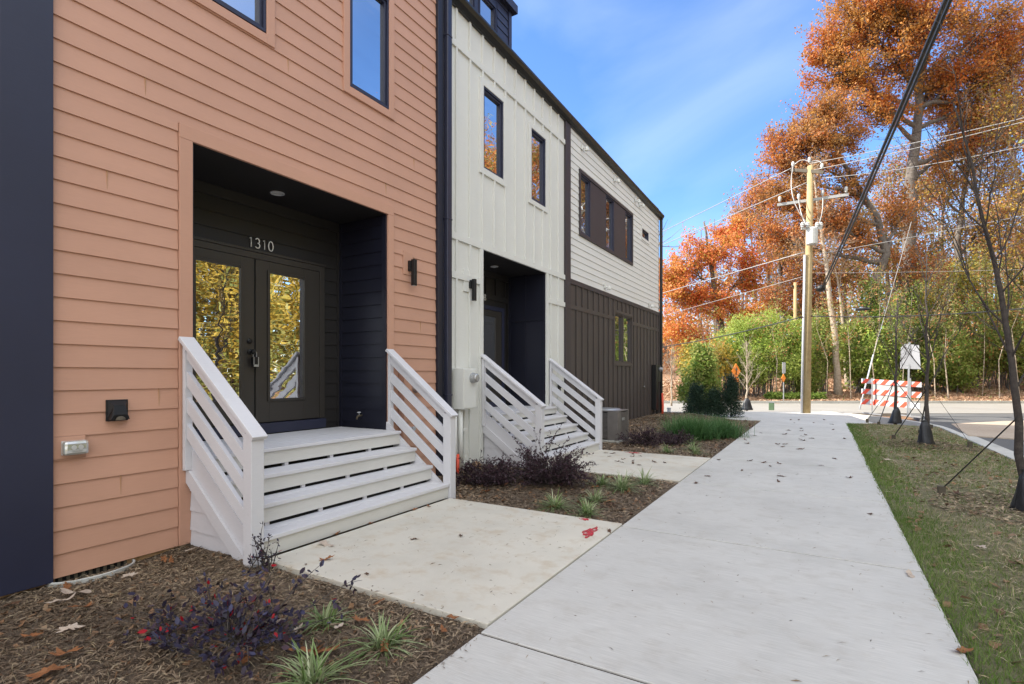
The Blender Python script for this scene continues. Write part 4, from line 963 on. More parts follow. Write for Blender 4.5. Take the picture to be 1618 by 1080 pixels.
# ------------------------------------------------------------------ street trees in the verge
def young_tree(name, x, y, h, lean, label, group, bark='darkbark', rt=.045, seed=1, spread=.42, nb=13, z0=0.0, low=.30):
    rg = np.random.default_rng(seed); root = thing(name, (x, y, z0), label, 'tree', group)
    top = np.array([x+lean[0], y+lean[1], z0+h]); b = np.array([x, y, z0-.05])
    fine = bez(b, np.array([x+lean[0]*.1, y+lean[1]*.1, z0+h*.45]), top, 14); fine[1:-1] += rg.normal(size=(12, 3))*.012*[1, 1, 0]
    MB().tube(fine, np.linspace(rt, rt*.16, 14), 9).build('trunk', bark, root, smooth=True)
    mb = MB()
    def br(a, d, ln, r, lev):
        d = d/np.linalg.norm(d); n = 6; p = [a]
        for i in range(n):
            d = d+rg.normal(size=3)*.09+[0, 0, .07]; d /= np.linalg.norm(d); p.append(p[-1]+d*ln/n)
        mb.tube(p, np.linspace(r, r*.3, n+1), 5 if lev == 0 else 3, False)
        if lev < 2:
            for j in range(7 if lev == 0 else 4):
                k = rg.integers(1, n+1); dd = d+rg.normal(size=3)*.55; br(p[k], dd, ln*rg.uniform(.3, .55), r*.42, lev+1)
    for j in range(nb):
        k = int(14*(low+(.93-low)*j/nb)); a = fine[min(k, 13)]; t = 2.4*j+rg.uniform(-.4, .4)
        dd = np.array([math.cos(t), math.sin(t), rg.uniform(1.2, 2.1)]); br(a, dd, h*spread*(1-.55*j/nb)*rg.uniform(.75, 1.1), rt*.27*(1-.4*j/nb), 0)
    mb.build('branches', bark, root)
    return root
def bag(x, y, h, r, label, z0=0., lean=0.):
    t = thing('watering_bag', (x, y, z0), label, 'watering bag', 'black watering bags on the young trees')
    mb = MB(); vs = []; n = 22; prof = [(1.05, -.03), (1.12, .04), (1.0, .16), (.90, .34), (.80, .55), (.72, .72), (.60, .84), (.42, .93), (.30, 1.0)]
    rg = np.random.default_rng(int(y*10))
    for q, (rr, hh) in enumerate(prof):
        for k in range(n):
            a = 2*math.pi*k/n; s = r*rr*(1+.11*math.sin(3*a+q*.4)+.07*math.sin(7*a+q)+.035*rg.normal())
            vs.append((x+s*math.cos(a)*(1.12-.1*hh)+lean*hh, y+s*math.sin(a)*.86, z0+h*hh*(1+.05*math.cos(a+1.))))
    fs = [(i*n+k, i*n+(k+1) % n, (i+1)*n+(k+1) % n, (i+1)*n+k) for i in range(len(prof)-1) for k in range(n)]
    mb.add(vs, fs); mb.build('bag', 'bag', t, smooth=True)
    MB().tube([(x+r*.36*math.cos(a)+lean, y+r*.33*math.sin(a), z0+h*.985) for a in np.linspace(0, 6.28, 14)], .012, 6).build('drawstring', 'strap', t)
def stay(a, b, label, wstake=.035):
    t = thing('tree_stay', b, label, 'tree stay', 'straps and stakes holding the young trees')
    b = np.array(b); MB().bar(a, b+[0, 0, .07], .022, .006).build('strap', 'strap', t)
    MB().box(b[0]-wstake, b[0]+wstake, b[1]-wstake, b[1]+wstake, b[2]-.05, b[2]+.11).build('stake', 'stake', t, bevel=.004)
GT = 'young trees in the grass verge'
young_tree('street_tree', 1.80, 7.27, 4.4, (-.55, .2), 'nearest young bare tree at the right edge of the verge', GT, seed=2, rt=.042, nb=16, low=.32, spread=.42)
bag(1.80, 7.25, .44, .105, 'black watering bag round the nearest verge tree, cut by the right edge')
young_tree('street_tree', 1.82, 13.33, 3.9, (.0, .1), 'middle young bare tree in the verge', GT, seed=4, rt=.045, nb=15, low=.33, spread=.42)
bag(1.80, 13.3, .48, .115, 'black watering bag round the middle verge tree', lean=-.03)
young_tree('street_tree', 1.85, 18.9, 3.6, (.05, -.1), 'farthest young bare tree in the verge, in front of the barricade', GT, seed=6, rt=.05, nb=14, low=.36, spread=.40)
bag(1.83, 18.85, .45, .13, 'black watering bag round the farthest verge tree', lean=.04)
stay((1.74, 7.27, .98), (1.20, 7.80, 0.0), 'dark strap from the nearest verge tree to a stake near the sidewalk')
stay((1.84, 13.3, 1.20), (2.47, 13.25, .0), 'dark strap from the middle verge tree to a stake beside the kerb')
stay((1.80, 13.3, 1.10), (1.33, 13.9, .0), 'dark strap from the middle verge tree to a stake toward the sidewalk')
stay((1.82, 13.35, 1.0), (2.0, 15.6, .0), 'dark strap from the middle verge tree running away toward the sign')
stay((1.83, 18.9, 1.2), (1.15, 18.6, .0), 'dark strap from the farthest verge tree to a stake toward the sidewalk')
stay((1.87, 18.9, 1.2), (2.45, 17.3, .0), 'dark strap from the farthest verge tree running toward the middle tree')
stay((1.83, 18.9, 1.25), (1.35, 17.6, .0), 'dark strap from the farthest verge tree running back toward the camera')
p = ground_at(1180, 21.2); young_tree('pale_tree', p[0], p[1], 2.75, (0, 0), 'small pale bare tree beside the dark shrubs, left of the utility pole', 'pale young trees by the cross street', bark='palebark', rt=.05, seed=15, nb=18, low=.32, spread=.33, z0=.0)
bag(p[0], p[1], .45, .17, 'black watering bag round the small pale tree left of the utility pole')
p = ground_at(1061, 24.5); young_tree('pale_tree', p[0], p[1], 2.6, (0, 0), 'small pale pinkish tree close beside the corner of the brown wall', 'pale young trees by the cross street', bark='palebark', rt=.05, seed=16, nb=20, low=.4, spread=.3, z0=.0)

# ------------------------------------------------------------------ planting
def rosette_shrub(name, x, y, z, rx, ry, h, nst, nl, size, mat, label, cat='shrub', group=None, seed=1, red=0, sprigs=()):
    rg = np.random.default_rng(seed); root = thing(name, (x, y, z), label, cat, group); mb = MB(); P0 = []; D0 = []
    for s in range(nst+len(sprigs)):
        if s < nst:
            t = rg.uniform(0, 6.28); rr = rg.uniform(.15, 1)**.7; e = np.array([x+rx*rr*math.cos(t), y+ry*rr*math.sin(t), z+h*rg.uniform(.35, 1)*(1-.45*rr*rr)])
        else: e = np.array([x+sprigs[s-nst][0], y+sprigs[s-nst][1], z+sprigs[s-nst][2]])
        b = np.array([x+rg.normal()*.05, y+rg.normal()*.05, z-.02]); m_ = (b+e)/2+np.array([rg.normal()*.04, rg.normal()*.04, .25*(e[2]-z)])
        Bz = bez(b, m_, e, 10); mb.tube(Bz, np.linspace(.006, .0015, 10), 4, False)
        for _ in range(4):
            k = rg.integers(3, 9); dd = (Bz[-1]-Bz[k-1]); dd = dd/np.linalg.norm(dd)+rg.normal(size=3)*.7; dd /= np.linalg.norm(dd); ln = min(rx, ry)*rg.uniform(.2, .45)
            T = bez(Bz[k], Bz[k]+dd*ln*.5+[0, 0, .02], Bz[k]+dd*ln, 7); mb.tube(T, [.003]*3+[.0015]*4, 3, False); P0 += list(T[1:]); D0 += [dd]*6
        P0 += list(Bz[3:]); D0 += [(Bz[-1]-Bz[3])/(np.linalg.norm(Bz[-1]-Bz[3])+1e-6)]*7
    mb.build('stems', 'darkbark', root)
    P0 = np.array(P0); D0 = np.array(D0)
    def lf(n, sz, m_, nm):
        i = rg.integers(0, len(P0), n); d = D0[i]*.8+rg.normal(size=(n, 3))*.7; d /= np.linalg.norm(d, axis=1)[:, None]
        s = np.cross(d, rg.normal(size=(n, 3))*.5+[0, 0, 1]); s /= np.linalg.norm(s, axis=1)[:, None]; u = np.cross(s, d)
        L = (sz*rg.uniform(.6, 1.25, n))[:, None]; W = L*.5; c = P0[i]+rg.normal(size=(n, 3))*sz*.25
        v = np.stack([c, c+d*L*.35+s*W*.5-u*L*.04, c+d*L*.75+s*W*.38-u*L*.02, c+d*L, c+d*L*.75-s*W*.38-u*L*.02, c+d*L*.35-s*W*.5-u*L*.04], 1).reshape(-1, 3)
        link(nm, arr_mesh(nm, v-ORG[root], np.arange(n*6).reshape(-1, 6)), m_, root)
    lf(nl, size, mat, 'leaves')
    if red: lf(red, size, 'redbit', 'red_leaves')
    return root
GP = 'purple-leaved shrubs'
rosette_shrub('purple_shrub', -2.62, 1.62, -.05, .54, .36, .27, 26, 1150, .040, 'purpleleaf', 'sprawling purple shrub with crimson leaves nearest the camera', group=GP, seed=1, red=70, sprigs=[(-.62, -.1, .14), (-.5, .15, .22), (.1, .45, .34), (-.7, -.22, .1), (.45, .3, .2), (-.3, .45, .26), (-.9, -.1, .07), (-.45, -.3, .12), (.2, .62, .22)])
rosette_shrub('purple_shrub', -3.50, 2.36, -.04, .13, .12, .30, 10, 190, .026, 'purpleleaf', 'small purple sprig growing against the near railing post', group=GP, seed=2, red=5, sprigs=[(.02, .0, .36), (.13, .05, .24)])
rosette_shrub('purple_shrub', -3.72, 5.72, -.03, .48, .42, .32, 80, 6200, .029, 'plumleaf', 'low dense plum shrub below the cream meter box', group=GP, seed=3)
rosette_shrub('purple_shrub', -3.08, 6.15, -.03, .68, .55, .44, 100, 9500, .030, 'plumleaf', 'wider plum shrub with long sprigs in front of the second stoop', group=GP, seed=4, sprigs=[(-.25, .1, .66), (.05, .1, .62), (.5, .1, .5), (.45, -.2, .42), (-.45, 0, .5), (.2, .2, .6)])
rosette_shrub('purple_shrub', -3.15, 10.5, -.02, .5, .45, .34, 50, 2600, .032, 'plumleaf', 'loose plum shrub right beside the air conditioner', group=GP, seed=5)
rosette_shrub('purple_shrub', -2.62, 11.0, -.02, .45, .45, .30, 50, 2600, .032, 'plumleaf', 'plum shrub in front of the feathery green grass', group=GP, seed=6)
def blades(name, x, y, z, n, L, W, mat, label, cat, group, seed, arch=1., spread=1.):
    rg = np.random.default_rng(seed); root = thing(name, (x, y, z), label, cat, group)
    t = rg.uniform(0, 2*math.pi, n); el = rg.uniform(.45, 1.35, n); ln = L*rg.uniform(.55, 1.15, n)
    k = 6; V = []
    b = np.stack([x+rg.normal(size=n)*.02*spread, y+rg.normal(size=n)*.02*spread, np.full(n, z-.01)], -1)
    hd = np.stack([np.cos(t), np.sin(t), np.zeros(n)], -1); sd = np.stack([-np.sin(t), np.cos(t), np.zeros(n)], -1)
    for i in range(k):
        q = i/(k-1); ho = ln*q*np.cos(el)*(1+.35*q*arch); ve = ln*q*np.sin(el)-arch*ln*.62*q*q*np.cos(el*.8)
        p = b+hd*ho[:, None]+np.stack([0*ho, 0*ho, np.maximum(ve, -.005)], -1); w_ = W*(1-q**2.2)*.5+.0005
        V.append(p-sd*w_); V.append(p+sd*w_)
    V = np.stack(V, 1).reshape(-1, 3)
    f = np.array([[j*2*k+2*i, j*2*k+2*i+1, j*2*k+2*i+3, j*2*k+2*i+2] for j in range(n) for i in range(k-1)])
    link('leaf_blades', arr_mesh('leaf_blades', V-ORG[root], f), mat, root); return root
GL = 'variegated lily turf clumps'
for i, (x, y, n, L, l) in enumerate([(-2.43, 2.04, 60, .17, 'variegated grass clump between the purple shrub and the near pad'), (-1.98, 2.02, 75, .19, 'variegated grass clump nearest the joint of pad and sidewalk'),
        (-2.03, 1.62, 70, .22, 'variegated grass clump cut by the bottom of the view'), (-2.47, 5.10, 80, .24, 'variegated grass clump alone in the middle bed, nearest the pad'),
        (-2.05, 4.98, 80, .22, 'low grass clump at the front corner of the middle bed by the red dot'), (-2.18, 5.52, 60, .20, 'small pale grass clump in the centre of the middle bed'),
        (-2.12, 6.28, 110, .28, 'largest grass clump of the middle bed beside the sidewalk'), (-2.45, 6.45, 70, .22, 'grass clump tucked beside the wide plum shrub'),
        (-1.98, 6.75, 50, .27, 'upright grass clump with red tips at the second pad'), (-2.45, 9.75, 60, .24, 'thin grass clump at the far edge of the second pad'),
        (-2.1, 10.3, 70, .26, 'far grass clump nearest the sidewalk'), (-2.35, 11.3, 60, .24, 'far grass clump below the feathery green grass'), (-1.95, 9.8, 60, .22, 'far grass clump at the corner of second pad and sidewalk')]):
    blades('lily_turf', x, y, float(bedz(x, y)), int(n*1.35), L*1.3, .0095, 'liriope', l, 'grass clump', GL, 80+i)
blades('feathery_grass', -2.55, 12.2, .0, 3000, .66, .006, 'muhly', 'large feathery green grass clump in front of the dark conifers', 'ornamental grass', None, 97, arch=.5, spread=11)
blades('feathery_grass', -2.05, 12.9, .0, 2200, .58, .006, 'muhly', 'smaller feathery green grass clump nearer the sidewalk', 'ornamental grass', None, 98, arch=.5, spread=10)
def conifer(u, d, h, r, n, label, seed):
    g = ground_at(u, d); g[2] = .03; rg = np.random.default_rng(seed); root = thing('conifer_shrub', g, label, 'shrub', 'dark evergreen shrubs')
    MB().tube([g, g+[0, 0, h*.5], g+[0, 0, h*.95]], [.03, .02, .008], 6).build('trunk', 'darkbark', root)
    q = rg.uniform(0, 1, 300); a = rg.uniform(0, 6.28, 300); rr = r*(1-q*.8)*rg.uniform(.6, 1, 300)*(1+.2*np.sin(3*a+seed)); pts = g+np.stack([rr*np.cos(a), rr*np.sin(a), q*h*.95+.04], -1)
    foliage('foliage', root, pts, int(n*1.6), .085, .052, 'darkleaf', rg, up=.8, asp=.4)
conifer(1101, 17.8, .98, .42, 6500, 'dark conical evergreen, leftmost of the three behind the feathery grass', 1)
conifer(1129, 17.6, .82, .38, 5500, 'dark low evergreen, middle one of the three behind the feathery grass', 2)
conifer(1155, 17.4, 1.28, .34, 6500, 'tall dark evergreen nearest the sidewalk behind the feathery grass', 3)
g = ground_at(1103, 20.3); g[2] = 0
bush('broadleaf_shrub', g, lobesat([(1095,600,20.2,20,22),(1112,580,20.2,20,18),(1090,620,20.2,18,16),(1118,612,20.2,17,20),(1108,560,20.3,12,14)]), 9500, .12, [('greenleaf', .65), ('oliveleaf', .35)], 'sunlit broadleaf shrub above the dark evergreens', 'shrub', seed=33, sig=.13, srad=.02, asp=.5)
g = ground_at(1256, 28.9); g[2] = .03
rg = np.random.default_rng(51)
t = thing('low_hedge', g, 'low clipped green hedge on the far kerb behind the utility pole', 'hedge')
pts = np.array([G(rg.uniform((1215-U0)/F*28.9, (1298-U0)/F*28.9), 28.9+rg.uniform(-.4, .4), rg.uniform(.05, .34)) for _ in range(400)]); foliage('foliage', t, pts, 9000, .06, .11, 'greenleaf', rg)
mb = MB()
for q in pts[::6]: mb.tube([(q[0], q[1], -.05), tuple(q)], .008, 3, False)
mb.build('stems', 'bark', t)

# ------------------------------------------------------------------ ground litter
def slivers(region, n, l0, l1, w0, zf, mat, name, label, rg, dens=None, zj=.02, cat='ground cover', tilt=.25):
    x = rg.uniform(region[0], region[1], n); y = rg.uniform(region[2], region[3], n)
    if dens is not None: k = rg.uniform(0, 1, n) < dens(x, y); x, y = x[k], y[k]; n = len(x)
    z = zf(x, y)+rg.uniform(.001, zj, n); a = rg.uniform(0, 6.28, n); el = rg.normal(size=n)*tilt; L = rg.uniform(l0, l1, n); W = w0*rg.uniform(.5, 1.4, n)
    d = np.stack([np.cos(a)*np.cos(el), np.sin(a)*np.cos(el), np.sin(el)], -1); s = np.stack([-np.sin(a), np.cos(a), rg.normal(size=n)*.4], -1); c = np.stack([x, y, z], -1)
    b = np.stack([0*x, 0*x, L*.08], -1)
    v = np.stack([c-d*L[:, None]/2-s*W[:, None]*.3, c-b*0+s*W[:, None]*.5+b, c+d*L[:, None]/2, c-s*W[:, None]*.5+b], 1).reshape(-1, 3)
    return tag(link(name, arr_mesh(name, v, np.arange(n*4).reshape(-1, 4)), mat), label, cat, kind='stuff')
rg = np.random.default_rng(90)
slivers((XF+.03, -1.63, .2, 2.44), 26000, .02, .075, .007, bedz, 'chips', 'mulch_chips', 'brown bark mulch shreds in the nearest bed', rg)
slivers((XF+.03, -1.63, .2, 2.44), 2200, .03, .10, .003, bedz, 'straw', 'pine_straw', 'pale straw scattered over the nearest bed', rg, zj=.03)
slivers((XF+.03, -1.63, 4.8, 7.15), 14000, .025, .08, .009, bedz, 'chips', 'mulch_chips', 'brown bark mulch shreds in the middle bed', rg)
slivers((XF+.03, -1.63, 9.34, 17.8), 16000, .03, .10, .014, bedz, 'chips', 'mulch_chips', 'brown bark mulch shreds in the far bed', rg)
slivers((XF+.1, -1.65, .2, 2.42), 800, .02, .055, .032, bedz, 'leafbits', 'leaf_scraps', 'torn brown leaf scraps on the nearest bed', rg, tilt=.35)
slivers((XF+.1, -1.65, 4.8, 7.12), 650, .03, .065, .04, bedz, 'leafbits', 'leaf_scraps', 'torn brown leaf scraps on the middle bed', rg, tilt=.35)
slivers((XF+.1, -1.65, 9.4, 17.8), 1100, .04, .09, .05, bedz, 'leafbits', 'leaf_scraps', 'torn brown leaf scraps on the far bed', rg, tilt=.3)
def edge(x, y): return np.clip(np.where(x < 1.0, (1.0-(x-.62)*1.8)*np.clip(.62+.5*nz(x*0+3, y, 3.1), .1, 1), .0)+(.16+.36*nz(x, y, 2.4))*(1-.5*((x-1.8)**2+(np.mod(y-7.27+2.9, 5.8)-2.9)**2 < .8)), 0.02, 1)
def bl(region, n, h, w, seed, name, label, mat='grass', zf=turfz, dens=edge):
    rg = np.random.default_rng(seed); x = rg.uniform(region[0], region[1], n); y = rg.uniform(region[2], region[3], n); k = rg.uniform(0, 1, n) < dens(x, y); x, y = x[k], y[k]; n = len(x)
    z = zf(x, y); a = rg.uniform(0, 6.28, n); hh = h*rg.uniform(.4, 1.2, n); ln = rg.normal(size=(n, 2))*.45*hh[:, None]
    s = np.stack([np.cos(a), np.sin(a), 0*a], -1)*w/2; c = np.stack([x, y, z-.004], -1); t = c+np.concatenate([ln, hh[:, None]], 1)
    v = np.stack([c-s, c+s, t], 1).reshape(-1, 3)
    return tag(link(name, arr_mesh(name, v, np.arange(n*3).reshape(-1, 3)), mat), label, 'grass', kind='stuff')
bl((.608, 2.7, 1.6, 7), 70000, .055, .005, 101, 'grass', 'green grass in the near part of the verge, thickest along the sidewalk')
bl((.60, 2.7, 7, 18), 70000, .055, .010, 102, 'grass', 'green grass in the far part of the verge')
slivers((.66, 2.7, 1.6, 8), 16000, .04, .15, .0035, turfz, 'straw', 'straw', 'pale straw strewn over the near verge', rg, zj=.03, dens=lambda x, y: np.clip((x-.62)*1.6, .08, 1))
slivers((.66, 2.7, 8, 18), 12000, .05, .18, .006, turfz, 'straw', 'straw', 'pale straw strewn over the far verge', rg, zj=.03, dens=lambda x, y: np.clip((x-.62)*1.3, .08, .8))
def ringd(x, y): return np.where((x-1.8)**2+(np.mod(y-7.27+2.9, 5.8)-2.9)**2 < .62, 1., .03)
slivers((.9, 2.7, 1.6, 18), 26000, .03, .08, .012, turfz, 'chips', 'mulch_rings', 'brown mulch rings round the young verge trees', rg, dens=ringd, zj=.035)
slivers((.66, 2.7, 1.6, 18), 900, .04, .09, .05, turfz, 'leafbits', 'leaf_scraps', 'brown leaf scraps scattered in the verge', rg, tilt=.3)
slivers((-1.58, .6, 1.0, 9), 420, .012, .06, .0035, lambda x, y: x*0-.0, 'chips', 'needle_debris', 'small dark needles and bits blown over the near sidewalk', rg, tilt=.03, zj=.004)
slivers((-3.55, -1.65, 2.5, 4.75), 260, .012, .06, .0035, lambda x, y: x*0+.006, 'chips', 'needle_debris', 'small dark needles and bits on the near pad', rg, tilt=.03, zj=.004)
slivers((-3.6, -1.60, 2.40, 2.53), 500, .012, .05, .005, lambda x, y: x*0+.004, 'chips', 'spilled_mulch', 'mulch spilled over the front edge of the near pad', rg, tilt=.1, zj=.008, dens=lambda x, y: np.clip(.5+.6*nz(x, y, 6), 0, 1)*(2.53-y)/.13)
slivers((-1.66, -1.52, .3, 2.4), 500, .012, .05, .005, lambda x, y: x*0+.0, 'chips', 'spilled_mulch', 'mulch spilled over the left edge of the near sidewalk', rg, tilt=.1, zj=.008, dens=lambda x, y: np.clip(.4+.6*nz(x, y, 6), 0, 1)*(-1.52-x)/.1)
slivers((.52, .66, 1.2, 12), 900, .015, .07, .004, lambda x, y: x*0+.0, 'straw', 'spilled_straw', 'straw spilled over the right edge of the sidewalk', rg, tilt=.08, zj=.008, dens=lambda x, y: np.clip(.4+.6*nz(x, y, 5), 0, 1)*(x-.5)/.12)
# leaf litter on the sunlit bank beyond the cross street
rg = np.random.default_rng(95); n = 40000
L_ = rg.uniform(4, 32, n); D_ = 27.9+rg.uniform(0, 1, n)**1.4*9; xx = L_*cT-D_*sT; yy = L_*sT+D_*cT
c = np.stack([xx, yy, gz(xx, yy)+.02+rg.uniform(0, .05, n)], -1); v, f = leaves(c, n, .01, .17, rg); v[:, 2] += .02
tag(link('bank_leaf_litter', arr_mesh('bank_leaf_litter', v, f), 'bankleaf'), 'sunlit brown leaf litter on the bank beyond the cross street', 'leaf litter', kind='stuff')
bl((-30, 20, 18, 46), 60000, .22, .05, 104, 'bank_grass', 'patches of green weeds on the bank beyond the cross street', zf=gz, dens=lambda x, y: np.where((np.abs(-x*sT+y*cT-31) < 3) & (nz(x, y, .8) > .35), 1, 0)*1.)

# individual fallen leaves
def leafmesh(seed, lobed=True):
    rg = np.random.default_rng(seed); o = []
    n = 26
    for k in range(n):
        t = 2*math.pi*k/n; r = (.5+.22*math.cos(t*2))*(1+(.30*math.cos(7*t) if lobed else .04*math.cos(3*t)))+.04*rg.normal()
        o.append((r*math.cos(t), r*.72*math.sin(t)))
    cu, cv = rg.uniform(.25, .6), rg.uniform(-.3, .3)
    zf = lambda x, y: cu*y*y*1.2+cv*x*x+.06*math.sin(6*x+seed)+.04
    vs = [(0, 0, .04)]+[(x*.5, y*.5, zf(x*.5, y*.5)) for x, y in o]+[(x, y, zf(x, y)) for x, y in o]
    fs = [(0, 1+k, 1+(k+1) % n) for k in range(n)]+[(1+k, 1+n+k, 1+n+(k+1) % n, 1+(k+1) % n) for k in range(n)]
    s = [(-.5, -.012, .05), (-.85, -.01, .10), (-.85, .01, .10), (-.5, .012, .05)]; b = len(vs); vs += s; fs.append((b, b+1, b+2, b+3))
    me = bpy.data.meshes.new('fallen_leaf'); me.from_pydata(vs, [], fs); me.update(); return me
LM = {}
for m_ in ('fallen', 'fallendark', 'fallenpale'):
    for s in range(4):
        me = leafmesh(s, s != 3); me.materials.append(M[m_]); LM[m_, s] = me
rl = random.Random(5)
def leaf(x, y, z, size, label, group, m_='fallen', s=None, rz=None, tip=0.):
    me = LM[m_, rl.randrange(4) if s is None else s]
    o = bpy.data.objects.new('fallen_leaf', me); col.objects.link(o); o.location = (x, y, z-.03*size+.002); o.scale = (size, size, size)
    o.rotation_euler = (rl.uniform(-.25, .25)+tip, rl.uniform(-.25, .25), rl.uniform(0, 6.28) if rz is None else rz)
    tag(o, label, 'leaf', group)
def gp(u, v, z=0.):
    t = (z-H)/((V0-v)/F); p = at(u, V0, t); return p[0], p[1]
for u, v in [(1110,137),(1150,138),(1128,152),(1225,152),(1277,137),(1318,160),(1095,190),(1162,180),(1080,210),(1165,193),(1185,213),(1218,230),(1168,240),(1168,220),(960,203),(928,217),(892,257),(882,238),(1078,260),(1070,273),(1157,285),(1045,260),(1323,187),(1380,232)]:
    x, y = gp(900+u/3.177, 620+v/3.177); leaf(x, y, .004, rl.uniform(.07, .11), 'small brown fallen leaf on the far part of the sidewalk', 'fallen leaves far along the sidewalk', 'fallendark')
for u, v in [(905,343),(975,353),(1008,370),(1052,357),(1330,332),(1262,367),(866,391),(693,421),(1062,421),(1048,447),(635,455),(748,338)]:
    x, y = gp(900+u/3.177, 620+v/3.177); leaf(x, y, .004, rl.uniform(.055, .085), 'brown fallen leaf on the sidewalk beside the second pad', 'fallen leaves halfway along the sidewalk', 'fallendark')
for u, v in [(180,305),(200,322),(218,308),(317,310),(315,323),(358,321),(270,337),(240,348),(265,352),(318,345),(318,357),(350,366),(425,350),(478,353)]:
    x, y = gp(900+u/3.177, 620+v/3.177); leaf(x, y, .008, rl.uniform(.055, .085), 'brown fallen leaf on the second concrete pad', 'fallen leaves on the second pad', 'fallendark')
for u, v, sz, m_, s, l in [(313,285,.075,'fallen',0,'rust brown oak leaf on the near pad close to the bottom step'), (687,198,.05,'fallendark',1,'small dark leaf near the middle of the near pad'), (885,183,.06,'fallendark',2,'curled dark leaf right of the middle of the near pad'),
        (1518,162,.065,'fallendark',1,'brown leaf at the far corner of the near pad by the paint marks'), (485,348,.035,'fallendark',2,'tiny dark leaf on the near pad by its front edge'), (685,72,.06,'fallen',0,'brown leaf against the bottom step, second from the far post'), (748,57,.055,'fallen',3,'tan leaf against the bottom step nearest the far post'),
        (495,130,.06,'fallen',1,'brown leaf tucked under the middle of the bottom step'), (600,88,.06,'fallen',2,'crumpled leaf under the far half of the bottom step'), (355,175,.07,'fallen',0,'crumpled leaf under the near half of the bottom step'), (310,222,.11,'fallenpale',3,'large flat grey leaf on the near pad beside the bottom step'), (224,306,.025,'fallendark',1,'tiny dark seed leaf at the near post corner of the pad')]:
    x, y = gp(400+u/2.697, 780+v/2.697); leaf(x, y, .011, sz, l, 'fallen leaves on the near pad', m_, s)
for u, v, sz, m_, s, l in [(1438,909,.075,'fallenpale',3,'pale grey leaf near the right edge of the near sidewalk'), (1375,812,.07,'fallendark',1,'flat brown leaf near the right edge of the sidewalk, second slab'), (1342,755,.08,'fallendark',0,'dark leaf near the right edge of the sidewalk, third slab'), (1520,1030,.08,'fallen',0,'brown leaf with a long stalk at the bottom right edge of the sidewalk')]:
    x, y = gp(u, v); leaf(x, y, .004, sz, l, 'fallen leaves on the near sidewalk', m_, s)
for i in range(30):
    x, y = rl.uniform(.8, 2.6), rl.uniform(2.2, 11); leaf(x, y, float(turfz(x, y))+.035, rl.uniform(.06, .11), 'brown fallen leaf lying in the grass verge', 'fallen leaves in the verge', rl.choice(['fallen', 'fallen', 'fallendark', 'fallenpale']), tip=.2)
for u, v, sz, m_, s in [(437,990,.10,'fallenpale',3),(120,935,.15,'fallenpale',3),(100,948,.10,'fallenpale',0),(90,915,.10,'fallen',1),(205,905,.07,'fallenpale',2),(130,960,.09,'fallen',0),(110,995,.08,'fallenpale',1),(105,1040,.10,'fallen',0),(75,1070,.10,'fallen',1),(570,990,.07,'fallen',0),(608,1028,.08,'fallen',1),
        (470,1003,.06,'fallenpale',2),(390,1050,.09,'fallen',0),(485,1040,.12,'fallen',0),(510,1040,.12,'fallen',1),(330,780+120,.06,'fallenpale',1),(700,1005,.07,'fallen',2),(300,870,.05,'fallenpale',2),(535,1000,.05,'fallenpale',3),(50,1005,.08,'fallen',2),(20,950,.08,'fallendark',2),(245,875,.07,'fallen',1),(270,882,.07,'fallen',2),(715,985,.06,'fallen',3),(600,960,.06,'fallen',2)]:
    x, y = gp(u, v, -.03); x = max(x, XF+.2); leaf(x, y, float(bedz(x, y))+.03, sz, 'dry fallen leaf lying on the mulch of the nearest bed', 'fallen leaves on the nearest bed', m_, s, tip=.2)
for i in range(26):
    x, y = rl.uniform(-4.3, -1.8), rl.uniform(4.95, 7.05); leaf(x, y, float(bedz(x, y))+.02, rl.uniform(.06, .11), 'dry fallen leaf on the mulch between the two pads', 'fallen leaves on the middle bed', rl.choice(['fallen', 'fallendark', 'fallen']), tip=.2)

# ------------------------------------------------------------------ utility poles and wires
pb = np.array([-.50, 22.2, -.05]); pt = at(1280.5, 262, 19.4)
pole = thing('utility_pole', pb, 'tall wooden utility pole at the end of the sidewalk with crossarms and a grey transformer', 'utility pole', 'wooden utility poles')
MB().tube([pb, (pb+pt)/2, pt], [.148, .125, .10], 16).build('pole', 'pine', pole, smooth=True)
rp = pb+(pt-pb)*.64; off = np.array(G(-.20, -.06, 0))
MB().tube([pb+off, rp+off*.9], [.04, .04], 10).build('riser_conduit', 'signwhite', pole, smooth=True)
MB().bar(at(1228, 323.5, 20.0), at(1341, 307, 19.0), .07, .10).build('crossarm', 'panelgrey', pole)
MB().bar(at(1250, 268, 19.9), at(1302, 272, 19.0), .09, .11).build('crossarm', 'stake', pole)
def insul(p, s=1.): return MB().lathe(p, [(.02, -.02), (.055*s, .02), (.05*s, .05), (.075*s, .08), (.06*s, .11), (.07*s, .14), (.03, .19), (.001, .20)], 10)
for u, v, d in ((1253, 263, 19.8), (1279, 256, 19.4), (1299, 266, 19.1), (1232, 318, 19.9), (1262, 314, 19.7), (1300, 308, 19.3), (1337, 303, 19.0)): insul(at(u, v, d), .8).build('insulator', 'plastic', pole, smooth=True)
c = at(1283, 386, 19.05); MB().lathe(c, [(.17, 0), (.19, .02), (.19, .55), (.17, .60), (.08, .64), (.001, .65)], 18).build('transformer', 'plastic', pole, smooth=False)
MB().bar(at(1266, 361, 19.1), at(1298, 360, 19.0), .05, .07).build('cutout_bracket', 'plastic', pole)
for u in (1268, 1276, 1291, 1297): insul(at(u, 359, 19.0), 1.0).build('insulator', 'plastic', pole)
mb = MB()
